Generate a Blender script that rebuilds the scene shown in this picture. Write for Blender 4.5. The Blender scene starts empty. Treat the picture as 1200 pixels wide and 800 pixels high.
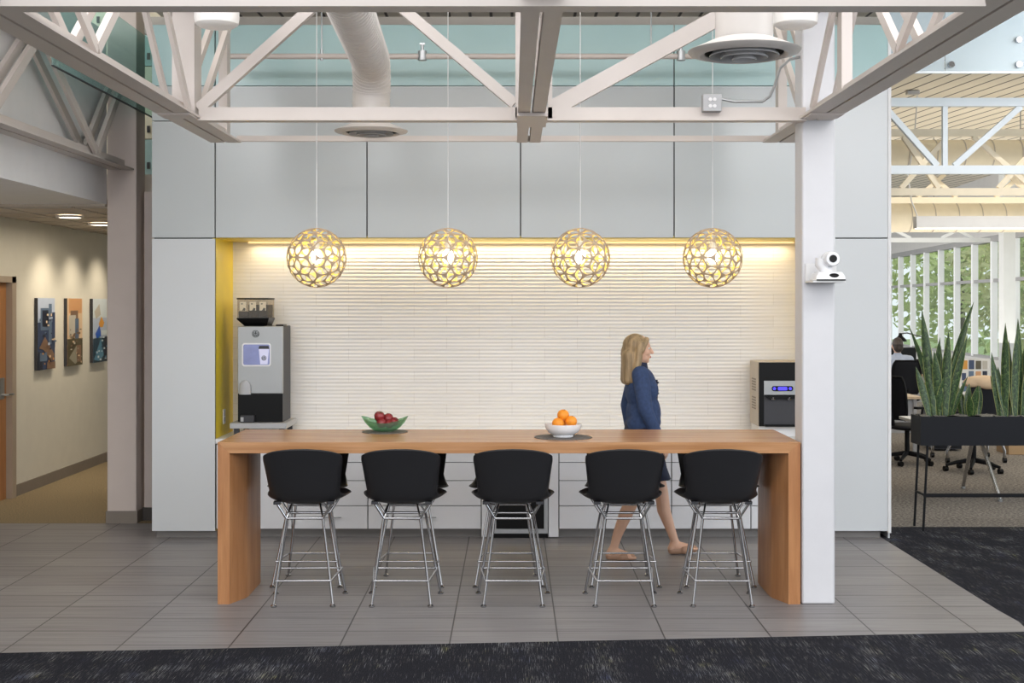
import bpy, bmesh, math, random
from mathutils import Vector, Matrix
random.seed(7)
PI = math.pi
C = bpy.context.scene.collection
EYE, F, HZ = 1.85, 1500.0, 357.0

def X(px, Y): return (px - 600.0) / F * Y          # photo column at depth Y -> metres
def Z(py, Y): return EYE - (py - HZ) / F * Y       # photo row at depth Y -> metres
def at(px, py, Y): return Vector((X(px, Y), Y, Z(py, Y)))

# ------------------------------------------------------------------ materials
def lin(c):
    f = lambda v: v / 12.92 if v <= .04045 else ((v + .055) / 1.055) ** 2.4
    return tuple(f(v / 255.0) for v in c) + (1.0,)

def base_mat(name):
    m = bpy.data.materials.new(name); m.use_nodes = True
    nt = m.node_tree; b = nt.nodes['Principled BSDF']
    return m, nt, b

def N(nt, typ, **kw):
    n = nt.nodes.new(typ)
    for k, v in kw.items():
        if k.startswith('_'): setattr(n, k[1:], v)
        else: n.inputs[k.replace('__', ' ')].default_value = v
    return n

def coords(nt, scale=(1, 1, 1), loc=(0, 0, 0), rot=(0, 0, 0)):
    t = nt.nodes.new('ShaderNodeTexCoord'); mp = nt.nodes.new('ShaderNodeMapping')
    mp.inputs['Scale'].default_value = scale; mp.inputs['Location'].default_value = loc
    mp.inputs['Rotation'].default_value = rot
    nt.links.new(t.outputs['Object'], mp.inputs['Vector'])
    return mp.outputs['Vector']

def ramp(nt, fac, stops):
    r = nt.nodes.new('ShaderNodeValToRGB'); e = r.color_ramp.elements
    while len(e) < len(stops): e.new(0.5)
    for i, (p, c) in enumerate(stops): e[i].position = p; e[i].color = c
    nt.links.new(fac, r.inputs['Fac'])
    return r.outputs['Color']

def mix(nt, fac, a, b, mode='MIX'):
    m = nt.nodes.new('ShaderNodeMix'); m.data_type = 'RGBA'; m.blend_type = mode
    for sock, v in ((m.inputs['Factor'], fac), (m.inputs['A'], a), (m.inputs['B'], b)):
        pass
    def put(s, v):
        if hasattr(v, 'links') or hasattr(v, 'is_linked'): nt.links.new(v, s)
        else: s.default_value = v
    put(m.inputs[0], fac); put(m.inputs[6], a); put(m.inputs[7], b)
    return m.outputs[2]

def bump(nt, b, height, strength=.2, dist=.01):
    n = nt.nodes.new('ShaderNodeBump'); n.inputs['Strength'].default_value = strength
    n.inputs['Distance'].default_value = dist
    nt.links.new(height, n.inputs['Height']); nt.links.new(n.outputs['Normal'], b.inputs['Normal'])

def plain(name, rgb, rough=.5, metal=0.0, var=.04, scale=6.0, coat=0.0, emit=0.0, trans=0.0, spec=None):
    m, nt, b = base_mat(name)
    c = lin(rgb)
    nz = N(nt, 'ShaderNodeTexNoise', Scale=scale, Detail=3.0)
    nt.links.new(coords(nt), nz.inputs['Vector'])
    lo = tuple(max(0, v * (1 - var)) for v in c[:3]) + (1,); hi = tuple(min(1, v * (1 + var)) for v in c[:3]) + (1,)
    col = ramp(nt, nz.outputs['Fac'], [(.3, lo), (.7, hi)])
    nt.links.new(col, b.inputs['Base Color'])
    b.inputs['Roughness'].default_value = rough; b.inputs['Metallic'].default_value = metal
    b.inputs['Coat Weight'].default_value = coat
    if spec is not None: b.inputs['Specular IOR Level'].default_value = spec
    if trans: b.inputs['Transmission Weight'].default_value = trans
    if emit:
        b.inputs['Emission Color'].default_value = c; b.inputs['Emission Strength'].default_value = emit
    return m

def wood(name, dark, light, axis='x', rough=.35):
    m, nt, b = base_mat(name)
    sc = {'x': (1.2, 14, 30), 'z': (14, 14, 1.2)}[axis]
    v = coords(nt, sc)
    n1 = N(nt, 'ShaderNodeTexNoise', Scale=1.3, Detail=6.0, Distortion=.6); nt.links.new(v, n1.inputs['Vector'])
    v2 = coords(nt, tuple(s * 4 for s in sc))
    n2 = N(nt, 'ShaderNodeTexNoise', Scale=2.0, Detail=4.0); nt.links.new(v2, n2.inputs['Vector'])
    c1 = ramp(nt, n1.outputs['Fac'], [(.3, lin(dark)), (.7, lin(light))])
    c2 = ramp(nt, n2.outputs['Fac'], [(.3, (.86, .84, .82, 1)), (.7, (1, 1, 1, 1))])
    nt.links.new(mix(nt, .7, c1, c2, 'MULTIPLY'), b.inputs['Base Color'])
    b.inputs['Roughness'].default_value = rough
    return m

def floor_tile_mat():
    m, nt, b = base_mat('striated_grey_tile')
    v = coords(nt, loc=(-.254, -.11, 0))
    br = N(nt, 'ShaderNodeTexBrick', Scale=1.0)
    br.offset = 0.0; br.squash = 1.0
    br.inputs['Brick Width'].default_value = .595; br.inputs['Row Height'].default_value = .298
    br.inputs['Mortar Size'].default_value = .0042; br.inputs['Mortar Smooth'].default_value = .1
    br.inputs['Color1'].default_value = lin((150, 146, 146)); br.inputs['Color2'].default_value = lin((138, 134, 134))
    br.inputs['Mortar'].default_value = lin((48, 45, 45))
    nt.links.new(v, br.inputs['Vector'])
    v2 = coords(nt, (1.3, 105, 1))
    n1 = N(nt, 'ShaderNodeTexNoise', Scale=1.0, Detail=5.0, Roughness=.65); nt.links.new(v2, n1.inputs['Vector'])
    c = ramp(nt, n1.outputs['Fac'], [(.33, (.40, .38, .38, 1)), (.47, (.86, .86, .86, 1)), (.72, (1.2, 1.2, 1.2, 1))])
    nt.links.new(mix(nt, .9, br.outputs['Color'], c, 'MULTIPLY'), b.inputs['Base Color'])
    b.inputs['Roughness'].default_value = .42
    bump(nt, b, br.outputs['Fac'], -.15, .004)
    return m

def carpet_mat(name, dark, flecks=True, lo=.0, grain=240, light=(150, 152, 160)):
    m, nt, b = base_mat(name)
    d = lin(dark)
    if flecks:
        v = coords(nt, (270, 6.5, 1))
        n1 = N(nt, 'ShaderNodeTexNoise', Scale=1.0, Detail=4.0, Roughness=.72); nt.links.new(v, n1.inputs['Vector'])
        big = N(nt, 'ShaderNodeTexNoise', Scale=3.2, Detail=2.0); nt.links.new(coords(nt, (1.6, .7, 1)), big.inputs['Vector'])
        add = N(nt, 'ShaderNodeMath', _operation='MULTIPLY_ADD'); nt.links.new(big.outputs['Fac'], add.inputs[0]); add.inputs[1].default_value = .30
        nt.links.new(n1.outputs['Fac'], add.inputs[2])
        f = ramp(nt, add.outputs[0], [(.71, (0, 0, 0, 1)), (.90, (1, 1, 1, 1))])
        hue = N(nt, 'ShaderNodeTexNoise', Scale=1.0, Detail=1.0); nt.links.new(coords(nt, (9, 4, 1)), hue.inputs['Vector'])
        hc = ramp(nt, hue.outputs['Fac'], [(.28, lin((104, 110, 142))), (.42, lin(light)), (.62, lin((172, 170, 168))), (.74, lin((164, 162, 112)))])
        gr = N(nt, 'ShaderNodeTexNoise', Scale=grain, Detail=2.0); nt.links.new(coords(nt), gr.inputs['Vector'])
        base = ramp(nt, gr.outputs['Fac'], [(.35, tuple(x * .45 for x in d[:3]) + (1,)), (.65, tuple(x * 1.5 for x in d[:3]) + (1,))])
        nt.links.new(mix(nt, f, base, hc), b.inputs['Base Color'])
        bump(nt, b, gr.outputs['Fac'], .3, .004)
    else:
        gr = N(nt, 'ShaderNodeTexNoise', Scale=grain, Detail=3.0, Roughness=.7); nt.links.new(coords(nt), gr.inputs['Vector'])
        col = ramp(nt, gr.outputs['Fac'], [(.35, tuple(x * .45 for x in d[:3]) + (1,)), (.65, tuple(min(1, x * 1.6) for x in d[:3]) + (1,))])
        nt.links.new(col, b.inputs['Base Color'])
        bump(nt, b, gr.outputs['Fac'], .4, .004)
    b.inputs['Roughness'].default_value = .95; b.inputs['Specular IOR Level'].default_value = .02
    return m

def deck_mat(name, rgb, ang=0.0, pitch=.17):
    m, nt, b = base_mat(name)
    v = coords(nt, (1.0, 1.0, 1.0), rot=(0, 0, ang))
    sx = nt.nodes.new('ShaderNodeSeparateXYZ'); nt.links.new(v, sx.inputs[0])
    mo = N(nt, 'ShaderNodeMath', _operation='PINGPONG'); nt.links.new(sx.outputs[0], mo.inputs[0]); mo.inputs[1].default_value = pitch / 2
    c = ramp(nt, mo.outputs[0], [(0, lin((60, 52, 46))), (.010, lin((60, 52, 46))), (.014, lin(rgb))])
    nt.links.new(c, b.inputs['Base Color']); b.inputs['Roughness'].default_value = .6
    return m

def tilewall_mat():
    m, nt, b = base_mat('white_wave_tile')
    t = nt.nodes.new('ShaderNodeTexCoord')
    mp = nt.nodes.new('ShaderNodeMapping'); mp.inputs['Rotation'].default_value = (PI / 2, 0, 0)
    nt.links.new(t.outputs['Object'], mp.inputs['Vector'])
    br = N(nt, 'ShaderNodeTexBrick', Scale=1.0); br.offset = .5
    br.inputs['Brick Width'].default_value = .55; br.inputs['Row Height'].default_value = .0925
    br.inputs['Mortar Size'].default_value = .0016; br.inputs['Mortar Smooth'].default_value = .2
    br.inputs['Color1'].default_value = lin((236, 233, 229)); br.inputs['Color2'].default_value = lin((232, 229, 225))
    br.inputs['Mortar'].default_value = lin((212, 207, 201))
    nt.links.new(mp.outputs[0], br.inputs['Vector'])
    nt.links.new(br.outputs['Color'], b.inputs['Base Color'])
    b.inputs['Roughness'].default_value = .32
    return m

def leaf_mat():
    m, nt, b = base_mat('snake_plant_leaf')
    t = nt.nodes.new('ShaderNodeTexCoord'); sx = nt.nodes.new('ShaderNodeSeparateXYZ')
    nt.links.new(t.outputs['UV'], sx.inputs[0])
    mp = nt.nodes.new('ShaderNodeMapping'); mp.inputs['Scale'].default_value = (4, 26, 1); nt.links.new(t.outputs['UV'], mp.inputs[0])
    nz = N(nt, 'ShaderNodeTexNoise', Scale=1.0, Detail=3.0, Distortion=1.2); nt.links.new(mp.outputs[0], nz.inputs['Vector'])
    c = ramp(nt, nz.outputs['Fac'], [(.38, lin((26, 48, 22))), (.52, lin((50, 76, 36))), (.70, lin((96, 116, 66)))])
    e = N(nt, 'ShaderNodeMath', _operation='SUBTRACT'); nt.links.new(sx.outputs[0], e.inputs[0]); e.inputs[1].default_value = .5
    a = N(nt, 'ShaderNodeMath', _operation='ABSOLUTE'); nt.links.new(e.outputs[0], a.inputs[0])
    fr = ramp(nt, a.outputs[0], [(.44, (0, 0, 0, 1)), (.47, (1, 1, 1, 1))])
    nt.links.new(mix(nt, fr, c, lin((150, 152, 88))), b.inputs['Base Color'])
    b.inputs['Roughness'].default_value = .4
    return m

def glass_mat(name, tint, alpha=.25, rough=.02):
    m, nt, b = base_mat(name)
    out = nt.nodes['Material Output']
    tr = nt.nodes.new('ShaderNodeBsdfTransparent'); tr.inputs[0].default_value = lin(tint)
    b.inputs['Base Color'].default_value = lin(tint); b.inputs['Roughness'].default_value = rough
    mx = nt.nodes.new('ShaderNodeMixShader'); mx.inputs[0].default_value = alpha
    nt.links.new(tr.outputs[0], mx.inputs[1]); nt.links.new(b.outputs[0], mx.inputs[2]); nt.links.new(mx.outputs[0], out.inputs[0])
    return m

def fabric(name, rgb, scale=(60, 60, 8), var=.25, rough=.85):
    m, nt, b = base_mat(name); c = lin(rgb)
    nz = N(nt, 'ShaderNodeTexNoise', Scale=1.0, Detail=4.0); nt.links.new(coords(nt, scale), nz.inputs['Vector'])
    col = ramp(nt, nz.outputs['Fac'], [(.3, tuple(x * (1 - var) for x in c[:3]) + (1,)), (.7, tuple(min(1, x * (1 + var)) for x in c[:3]) + (1,))])
    nt.links.new(col, b.inputs['Base Color']); b.inputs['Roughness'].default_value = rough
    bump(nt, b, nz.outputs['Fac'], .2, .004)
    return m

M = {}
M['steel'] = plain('white_painted_steel', (205, 196, 190), .45, var=.03, scale=3)
M['steel_cream'] = plain('cream_painted_steel', (244, 232, 208), .5, var=.03)
M['steel_pale'] = plain('pale_grey_painted_steel', (234, 238, 241), .45, var=.02)
M['duct'] = plain('white_painted_duct', (216, 210, 205), .4, var=.03)
M['duct_cream'] = plain('cream_duct', (240, 230, 206), .5)
M['white'] = plain('white_paint', (232, 231, 231), .5, var=.02)
M['column_l'] = plain('warm_white_paint', (214, 200, 192), .55, var=.02)
M['column_r'] = plain('column_white_paint', (214, 213, 216), .5, var=.02)
M['panel'] = plain('glossy_white_back_painted_glass', (214, 217, 219), .25, var=.012, scale=1.2)
M['panel_up'] = plain('shaded_white_back_painted_glass', (196, 201, 202), .25, var=.012, scale=1.2)  # same white glass, darkened: shade on the upper wall put into the colour
M['panel_teal'] = plain('pale_teal_frosted_glass', (178, 208, 208), .2, var=.05, scale=1.5)
M['cab'] = plain('white_cabinet_lacquer', (222, 222, 225), .3, var=.01)
M['gap'] = plain('dark_joint', (70, 72, 72), .7)
M['toe'] = plain('grey_kickplate', (128, 124, 121), .5, var=.05)
M['yellow'] = plain('yellow_lacquer', (232, 204, 30), .35, var=.03)
M['counter'] = plain('white_solid_surface', (232, 230, 228), .3, var=.01)
M['woodx'] = wood('cherry_wood_top', (176, 124, 80), (200, 150, 104), 'x', .27)
M['woodz'] = wood('cherry_wood_leg', (168, 112, 68), (192, 138, 92), 'z', .38)
M['doorwood'] = wood('orange_door_wood', (168, 112, 62), (196, 140, 88), 'z')
M['deskwood'] = wood('pale_desk_wood', (196, 170, 138), (216, 194, 164), 'x')
M['tile'] = floor_tile_mat()
M['tilewall'] = tilewall_mat()
M['carpet'] = carpet_mat('charcoal_streaked_carpet', (46, 46, 51))
M['carpet_gold'] = carpet_mat('gold_brown_carpet', (146, 131, 106), False, grain=90)
M['carpet_grey'] = carpet_mat('grey_brown_carpet', (132, 126, 120), False, grain=38)
M['deck'] = deck_mat('roof_deck', (226, 218, 204))
M['deck_cream'] = deck_mat('cream_roof_deck', (246, 238, 222), -.12, .2)
M['beige'] = plain('beige_paint', (196, 188, 178), .6)
M['cor_wall'] = plain('corridor_pale_wall', (222, 218, 206), .6, var=.02)
M['cor_ceil'] = plain('acoustic_ceiling_tile', (206, 196, 184), .8, var=.06, scale=60)
M['base_grey'] = plain('grey_rubber_base', (134, 124, 114), .6)
M['base_dark'] = plain('dark_rubber_base', (72, 66, 62), .6)
M['bframe'] = plain('taupe_door_frame', (176, 160, 142), .45)
M['chrome'] = plain('chrome', (184, 184, 186), .12, 1.0, var=.01)
M['brushed'] = plain('brushed_steel', (178, 180, 182), .32, .85, var=.05, scale=20)
M['silver'] = plain('silver_plastic', (172, 174, 175), .35, .35, var=.02)
M['blackp'] = plain('black_polypropylene', (31, 31, 34), .45, var=.05, spec=.4)
M['black'] = plain('black_gloss', (7, 7, 8), .3, var=.05, spec=.22)
M['blackmatte'] = plain('black_matte', (20, 20, 23), .6, spec=.2)
M['blacksteel'] = plain('black_powdercoat', (17, 18, 24), .5, var=.03, spec=.25)
M['dkgrey'] = plain('dark_grey', (66, 66, 70), .5, spec=.3)
M['lgrey'] = plain('light_grey', (178, 178, 180), .5)
M['bulb'] = plain('glowing_bulb', (255, 244, 222), .5, emit=5.0)
M['led'] = plain('warm_led', (255, 226, 170), .5, emit=.9)
M['lens'] = plain('downlight_lens', (255, 240, 215), .5, emit=5.0)
M['drum'] = plain('white_drum_diffuser', (240, 238, 235), .5, var=.01, emit=.12)
M['ply'] = plain('tan_plywood', (186, 164, 138), .6, var=.12, scale=30)
M['ply_in'] = plain('yellow_painted_inside', (250, 226, 130), .6, var=.03)
M['cord'] = plain('clear_white_cord', (225, 225, 225), .4)
M['glass'] = glass_mat('clear_glass', (235, 245, 245), .12)
M['glass_teal'] = glass_mat('teal_edge_glass', (226, 244, 243), .14)
M['fin'] = plain('white_fin_painted_glow', (236, 238, 240), .6, emit=.3)  # faint emission stands in for daylight coming through the fins
M['glass_reflection'] = glass_mat('guard_glass_painted_reflection', (236, 246, 252), .38, .3)  # blue-white reflection put into the clear pane's colour
M['glass_green'] = glass_mat('green_bowl_glass', (190, 220, 196), .22, .05)
M['glass_smoke'] = glass_mat('clear_plastic_bin', (232, 226, 216), .12, .1)
M['skin'] = plain('skin', (222, 178, 152), .5, var=.05, scale=12)
M['hair'] = fabric('blonde_hair', (156, 132, 98), (50, 50, 6), .4, .5)
M['hair_dk'] = fabric('dark_grey_hair', (62, 54, 50), (50, 50, 6), .3, .6)
M['denim'] = fabric('blue_denim_jacket', (50, 68, 104), (40, 40, 40), .2)
M['navy'] = fabric('navy_cloth', (34, 42, 66), (40, 40, 40), .2)
M['shirt'] = fabric('light_blue_shirt', (196, 206, 228), (20, 20, 20), .06)
M['nude'] = plain('nude_leather', (176, 138, 114), .45)
M['eye'] = plain('eye_white', (235, 232, 228), .2)
M['iris'] = plain('iris_dark', (52, 60, 70), .2)
M['lip'] = plain('lips', (186, 104, 98), .45)
M['leaf'] = leaf_mat()
M['soil'] = fabric('grey_pebble_soil', (120, 116, 108), (60, 60, 60), .5)
M['apple'] = fabric('red_apple_skin', (128, 36, 40), (14, 14, 5), .5, .25)
M['orange'] = plain('orange_peel', (242, 150, 38), .45, var=.06, scale=80)
M['stem'] = plain('brown_stem', (86, 62, 40), .7)
M['mat'] = fabric('grey_woven_mat', (104, 98, 94), (140, 140, 140), .5)
M['porcelain'] = plain('white_porcelain', (238, 238, 240), .15, var=.01)
M['screen'] = plain('violet_screen', (130, 137, 182), .3, emit=.2, var=.15, scale=9)
M['screen_cup'] = plain('screen_cup_white', (206, 206, 232), .3, emit=.25)
M['blue_led'] = plain('blue_display', (70, 60, 235), .3, emit=1.2)
M['label'] = plain('cream_label', (246, 240, 222), .5, emit=.12)  # slight emission added to lift the paper labels out of shadow
M['logo'] = plain('dark_logo', (60, 66, 66), .4)
M['coffee'] = plain('coffee_beans', (30, 22, 19), .6, var=.4, scale=90)
M['tan'] = plain('tan_cloth', (206, 178, 146), .8)
M['paper'] = plain('white_paper', (234, 232, 228), .7)
M['card'] = plain('cardboard', (170, 140, 104), .8)
M['foliage'] = fabric('tree_leaves', (212, 224, 158), (2, 2, 2), .35)  # leaf colour lightened to stand in for sun and backlight
M['foliage2'] = fabric('yellow_green_leaves', (236, 236, 176), (2, 2, 2), .3)  # paled likewise, backlight and sky glare put into the colour
M['bark'] = fabric('bark', (98, 84, 70), (20, 20, 4), .3)
M['grass'] = fabric('lawn', (128, 152, 84), (3, 3, 3), .3)
M['mesh'] = plain('black_chair_mesh', (22, 23, 29), .6, spec=.2)
PIC = [plain('print_colour_%d' % i, c, .35) for i, c in enumerate([
    (188, 200, 222), (58, 72, 104), (96, 116, 142), (132, 104, 84), (36, 42, 60), (214, 160, 112), (226, 196, 160),
    (150, 146, 130), (92, 84, 62), (216, 226, 232), (224, 158, 62), (44, 96, 196), (86, 140, 170), (40, 66, 84), (196, 190, 178)])]

# ------------------------------------------------------------------ mesh builder
class MB:
    def __init__(s): s.v = []; s.f = []; s.m = []; s.uv = None
    def add(s, vs, fs, mi=0):
        o = len(s.v); s.v += [Vector(p) for p in vs]; s.f += [tuple(i + o for i in f) for f in fs]; s.m += [mi] * len(fs); return s
    def box(s, a, b, mi=0):
        x0, y0, z0 = a; x1, y1, z1 = b
        return s.add([(x0, y0, z0), (x1, y0, z0), (x1, y1, z0), (x0, y1, z0), (x0, y0, z1), (x1, y0, z1), (x1, y1, z1), (x0, y1, z1)],
                     [(0, 3, 2, 1), (4, 5, 6, 7), (0, 1, 5, 4), (1, 2, 6, 5), (2, 3, 7, 6), (3, 0, 4, 7)], mi)
    def beam(s, p0, p1, w, h, side=(1, 0, 0), mi=0):
        p0, p1 = Vector(p0), Vector(p1); d = (p1 - p0).normalized(); a = Vector(side); a = (a - d * a.dot(d)).normalized(); b = d.cross(a)
        vs = []
        for p in (p0, p1):
            for sx, sy in ((-1, -1), (1, -1), (1, 1), (-1, 1)): vs.append(p + a * sx * w / 2 + b * sy * h / 2)
        return s.add(vs, [(0, 3, 2, 1), (4, 5, 6, 7), (0, 1, 5, 4), (1, 2, 6, 5), (2, 3, 7, 6), (3, 0, 4, 7)], mi)
    def rings(s, rings, cap=True, mi=0, closed=True):
        n = len(rings[0]); vs = [p for r in rings for p in r]; fs = []
        for i in range(len(rings) - 1):
            for j in range(n if closed else n - 1):
                k = (j + 1) % n; fs.append((i * n + j, i * n + k, (i + 1) * n + k, (i + 1) * n + j))
        if cap and closed: fs += [tuple(range(n))[::-1], tuple(range((len(rings) - 1) * n, len(rings) * n))]
        return s.add(vs, fs, mi)
    def tube(s, pts, r, n=10, mi=0, cap=True):
        pts = [Vector(p) for p in pts]; rs = r if isinstance(r, (list, tuple)) else [r] * len(pts); rings = []; a = None
        for i, p in enumerate(pts):
            d = (pts[min(i + 1, len(pts) - 1)] - pts[max(i - 1, 0)]).normalized()
            if a is None: a = d.orthogonal().normalized()
            else: a = (a - d * a.dot(d)).normalized()
            b = d.cross(a)
            rings.append([p + (a * math.cos(2 * PI * k / n) + b * math.sin(2 * PI * k / n)) * rs[i] for k in range(n)])
        return s.rings(rings, cap, mi)
    def lathe(s, prof, c=(0, 0, 0), n=32, mi=0, axis='z', cap=True):
        c = Vector(c); rings = []
        for r, z in prof:
            ring = []
            for k in range(n):
                t = 2 * PI * k / n; u, w = r * math.cos(t), r * math.sin(t)
                ring.append(c + (Vector((u, w, z)) if axis == 'z' else Vector((u, z, -w)) if axis == 'y' else Vector((z, u, w))))
            rings.append(ring)
        return s.rings(rings, cap, mi)
    def ell(s, c, r, n=16, m=10, mi=0, rot=None):
        c = Vector(c); r = (r, r, r) if not isinstance(r, (tuple, list)) else r; rings = []
        for i in range(m + 1):
            ph = PI * (i / m) ; q = max(.002, math.sin(ph)); ring = []
            for k in range(n):
                t = 2 * PI * k / n; p = Vector((r[0] * q * math.cos(t), r[1] * q * math.sin(t), -r[2] * math.cos(ph)))
                if rot: p = rot @ p
                ring.append(c + p)
            rings.append(ring)
        return s.rings(rings, True, mi)
    def cone(s, p0, r0, p1, r1, n=14, mi=0):              # round-ended taper
        p0, p1 = Vector(p0), Vector(p1); d = (p1 - p0); L = d.length
        if L < 1e-6: return s.ell(p0, r0, n, 8, mi)
        d.normalize(); pts = []; rs = []
        for k in range(1, 5):
            t = PI / 2 * (k / 5); pts.append(p0 - d * r0 * math.cos(t)); rs.append(r0 * math.sin(t))
        pts += [p0, p1]; rs += [r0, r1]
        for k in range(4, 0, -1):
            t = PI / 2 * (k / 5); pts.append(p1 + d * r1 * math.cos(t)); rs.append(r1 * math.sin(t))
        return s.tube(pts, rs, n, mi)
    def prism(s, poly, lo, hi, axis='y', mi=0):
        def P(u, w, t): return {'y': (u, t, w), 'z': (u, w, t), 'x': (t, u, w)}[axis]
        n = len(poly); vs = [P(u, w, lo) for u, w in poly] + [P(u, w, hi) for u, w in poly]
        fs = [tuple(range(n)), tuple(range(2 * n - 1, n - 1, -1))] + [((i + 1) % n, i, n + i, n + (i + 1) % n) for i in range(n)]
        return s.add(vs, fs, mi)
    def quad(s, *p, mi=0): return s.add(p, [tuple(range(len(p)))], mi)
    def build(s, name, mats, parent=None, origin=None, bevel=0.0, ang=38, fix=True):
        mats = mats if isinstance(mats, (list, tuple)) else [mats]
        if parent is not None: off = OFF[parent]
        elif origin is not None: off = Vector(origin)
        else:
            lo = Vector([min(p[i] for p in s.v) for i in range(3)]); hi = Vector([max(p[i] for p in s.v) for i in range(3)])
            off = Vector(((lo.x + hi.x) / 2, (lo.y + hi.y) / 2, lo.z))
        me = bpy.data.meshes.new(name); me.from_pydata([p - off for p in s.v], [], s.f)
        for m in mats: me.materials.append(m)
        me.polygons.foreach_set('material_index', s.m)
        if s.uv:
            l = me.uv_layers.new(name='UVMap')
            for pl in me.polygons:
                for li in pl.loop_indices: l.data[li].uv = s.uv[me.loops[li].vertex_index]
        if fix:
            bm = bmesh.new(); bm.from_mesh(me); bmesh.ops.recalc_face_normals(bm, faces=bm.faces); bm.to_mesh(me); bm.free()
        me.polygons.foreach_set('use_smooth', [True] * len(me.polygons)); me.set_sharp_from_angle(angle=math.radians(ang))
        o = bpy.data.objects.new(name, me); C.objects.link(o)
        if parent is not None: o.parent = parent
        else: o.location = off
        OFF[o] = off
        if bevel:
            b = o.modifiers.new('bevel', 'BEVEL'); b.width = bevel; b.segments = 2; b.limit_method = 'ANGLE'
        return o

OFF = {}
def tag(o, label, cat, group=None):
    o['label'] = label; o['category'] = cat
    if group: o['group'] = group
    return o
def thing(name, label, cat, loc=(0, 0, 0), group=None):
    o = bpy.data.objects.new(name, None); C.objects.link(o); o.location = loc; o.empty_display_size = .1
    OFF[o] = Vector(loc); return tag(o, label, cat, group)
def struct(o, label=None):
    o['kind'] = 'structure'
    if label: o['label'] = label
    return o
def copy_tree(o, parent=None):
    c = o.copy(); C.objects.link(c)
    if parent is not None: c.parent = parent
    for ch in list(o.children): copy_tree(ch, c)
    return c
def B(a, b): return MB().box(a, b)

def remeshed(mb, name, mat, parent, voxel=.007, smooth=4):
    """one continuous surface from overlapping solids"""
    o = mb.build(name + '_src', mat, parent)
    r = o.modifiers.new('r', 'REMESH'); r.mode = 'VOXEL'; r.voxel_size = voxel; r.use_smooth_shade = True
    sm = o.modifiers.new('s', 'SMOOTH'); sm.factor = .5; sm.iterations = smooth
    dg = bpy.context.evaluated_depsgraph_get(); dg.update()
    me = bpy.data.meshes.new_from_object(o.evaluated_get(dg), depsgraph=dg)
    me.name = name
    off = OFF.pop(o); bpy.data.objects.remove(o)
    me.materials.clear(); me.materials.append(mat)
    me.polygons.foreach_set('use_smooth', [True] * len(me.polygons))
    n = bpy.data.objects.new(name, me); C.objects.link(n); n.parent = parent; OFF[n] = off
    return n

# ================================================================== SETTING
def flat(name, poly, z, mat):
    mb = MB(); mb.add([(x, y, z) for x, y in poly] , [tuple(range(len(poly)))])
    o = mb.build(name, mat, origin=(0, 0, 0)); return struct(o)

TR = [(2.93, 7.25), (2.96, 7.48), (2.946, 7.75), (2.935, 10.67)]
MB().prism([(-8, 6.39)] + TR[:3] + [(2.935, 10.84), (-8, 10.84)], -.05, 0, 'z').build('floor', M['tile'], origin=(0, 0, 0))
struct(bpy.data.objects['floor'], 'grey striated tile floor around the bar table')
c1 = MB()
c1.prism([(-8, 1), (13, 1), (13, 7.25), (2.93, 7.25), (-8, 6.39)], -.05, 0, 'z')
c1.prism([(2.93, 7.25), (13, 7.25), (13, 10.67), (2.935, 10.67), (2.946, 7.75), (2.96, 7.48)], -.05, 0, 'z')
struct(c1.build('floor_carpet_charcoal', M['carpet'], origin=(0, 0, 0)), 'charcoal carpet with pale streaks in the foreground')
struct(B((2.935, 10.67, -.05), (9.9, 40, 0)).build('floor_carpet_grey', M['carpet_grey'], origin=(0, 0, 0)), 'grey brown carpet of the open office')
struct(B((-8, 10.84, -.05), (2.93, 18, 0)).build('floor_carpet_gold', M['carpet_gold'], origin=(0, 0, 0)), 'gold brown corridor carpet')

# ---- kitchenette wall (wall_back) with its cladding
FY, BY = 10.13, 10.78
AL, AR, AT = -2.35, 2.50, 2.377           # alcove left, right, top
core = MB()
core.box((-2.84, BY + .02, 0), (2.985, 11.25, 4.07)); core.box((-2.84, FY + .03, .06), (AL - .02, BY + .02, 4.07))
core.box((AR + .02, FY + .03, .06), (2.985, BY + .02, 4.07)); core.box((AL - .02, FY + .03, AT + .02), (AR + .02, BY + .02, 4.0))
wall = struct(core.build('wall_back', M['gap'], origin=(0, 0, 0)), 'kitchenette wall clad in glossy white glass')
seams = [-2.85, AL, X(430, FY), X(610, FY), X(790, FY), AR, 2.975]
g = .0045
for i in range(6):
    a, b = seams[i] + (g if i else 0), seams[i + 1] - (g if i < 5 else 0)
    for z0, z1, k in (((AT, 3.30, 'panel_up'), (3.306, 3.58, 'panel_up'), (3.584, 4.065, 'panel_teal')) if i == 0 else ((AT, 3.58, 'panel_up' if i < 5 else 'panel'), (3.584, 4.065, 'panel_teal'))):
        B((a, FY, z0 + (g if z0 == AT else 0)), (b, FY + .028, z1)).build('cladding_panel', M[k], wall, bevel=.002)
B((-2.85, FY, .06), (AL - .0, FY + .028, AT - g)).build('cladding_panel', M['panel'], wall, bevel=.002)
B((AR, FY, .06), (2.975, FY + .028, AT - g)).build('cladding_panel', M['panel'], wall, bevel=.002)
B((2.975, FY - .004, .045), (3.0, FY + .03, 4.07)).build('edge_trim', M['white'], wall)
B((2.985, FY + .03, 0), (2.998, 11.25, 4.07)).build('side_panel', M['panel'], wall)
for a, b in ((-2.83, AL), (AR, 2.93)):
    B((a, 10.19, 0), (b, 10.22, .06)).build('kickplate', M['toe'], wall)
# yellow lining
ln = MB(); ln.box((AL - .02, FY + .002, .06), (AL, BY, AT)); ln.box((AR, FY + .03, .06), (AR + .02, BY, AT)); ln.box((AL, FY + .03, AT), (AR, BY, AT + .02))
ln.build('alcove_lining', M['yellow'], wall)
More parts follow.
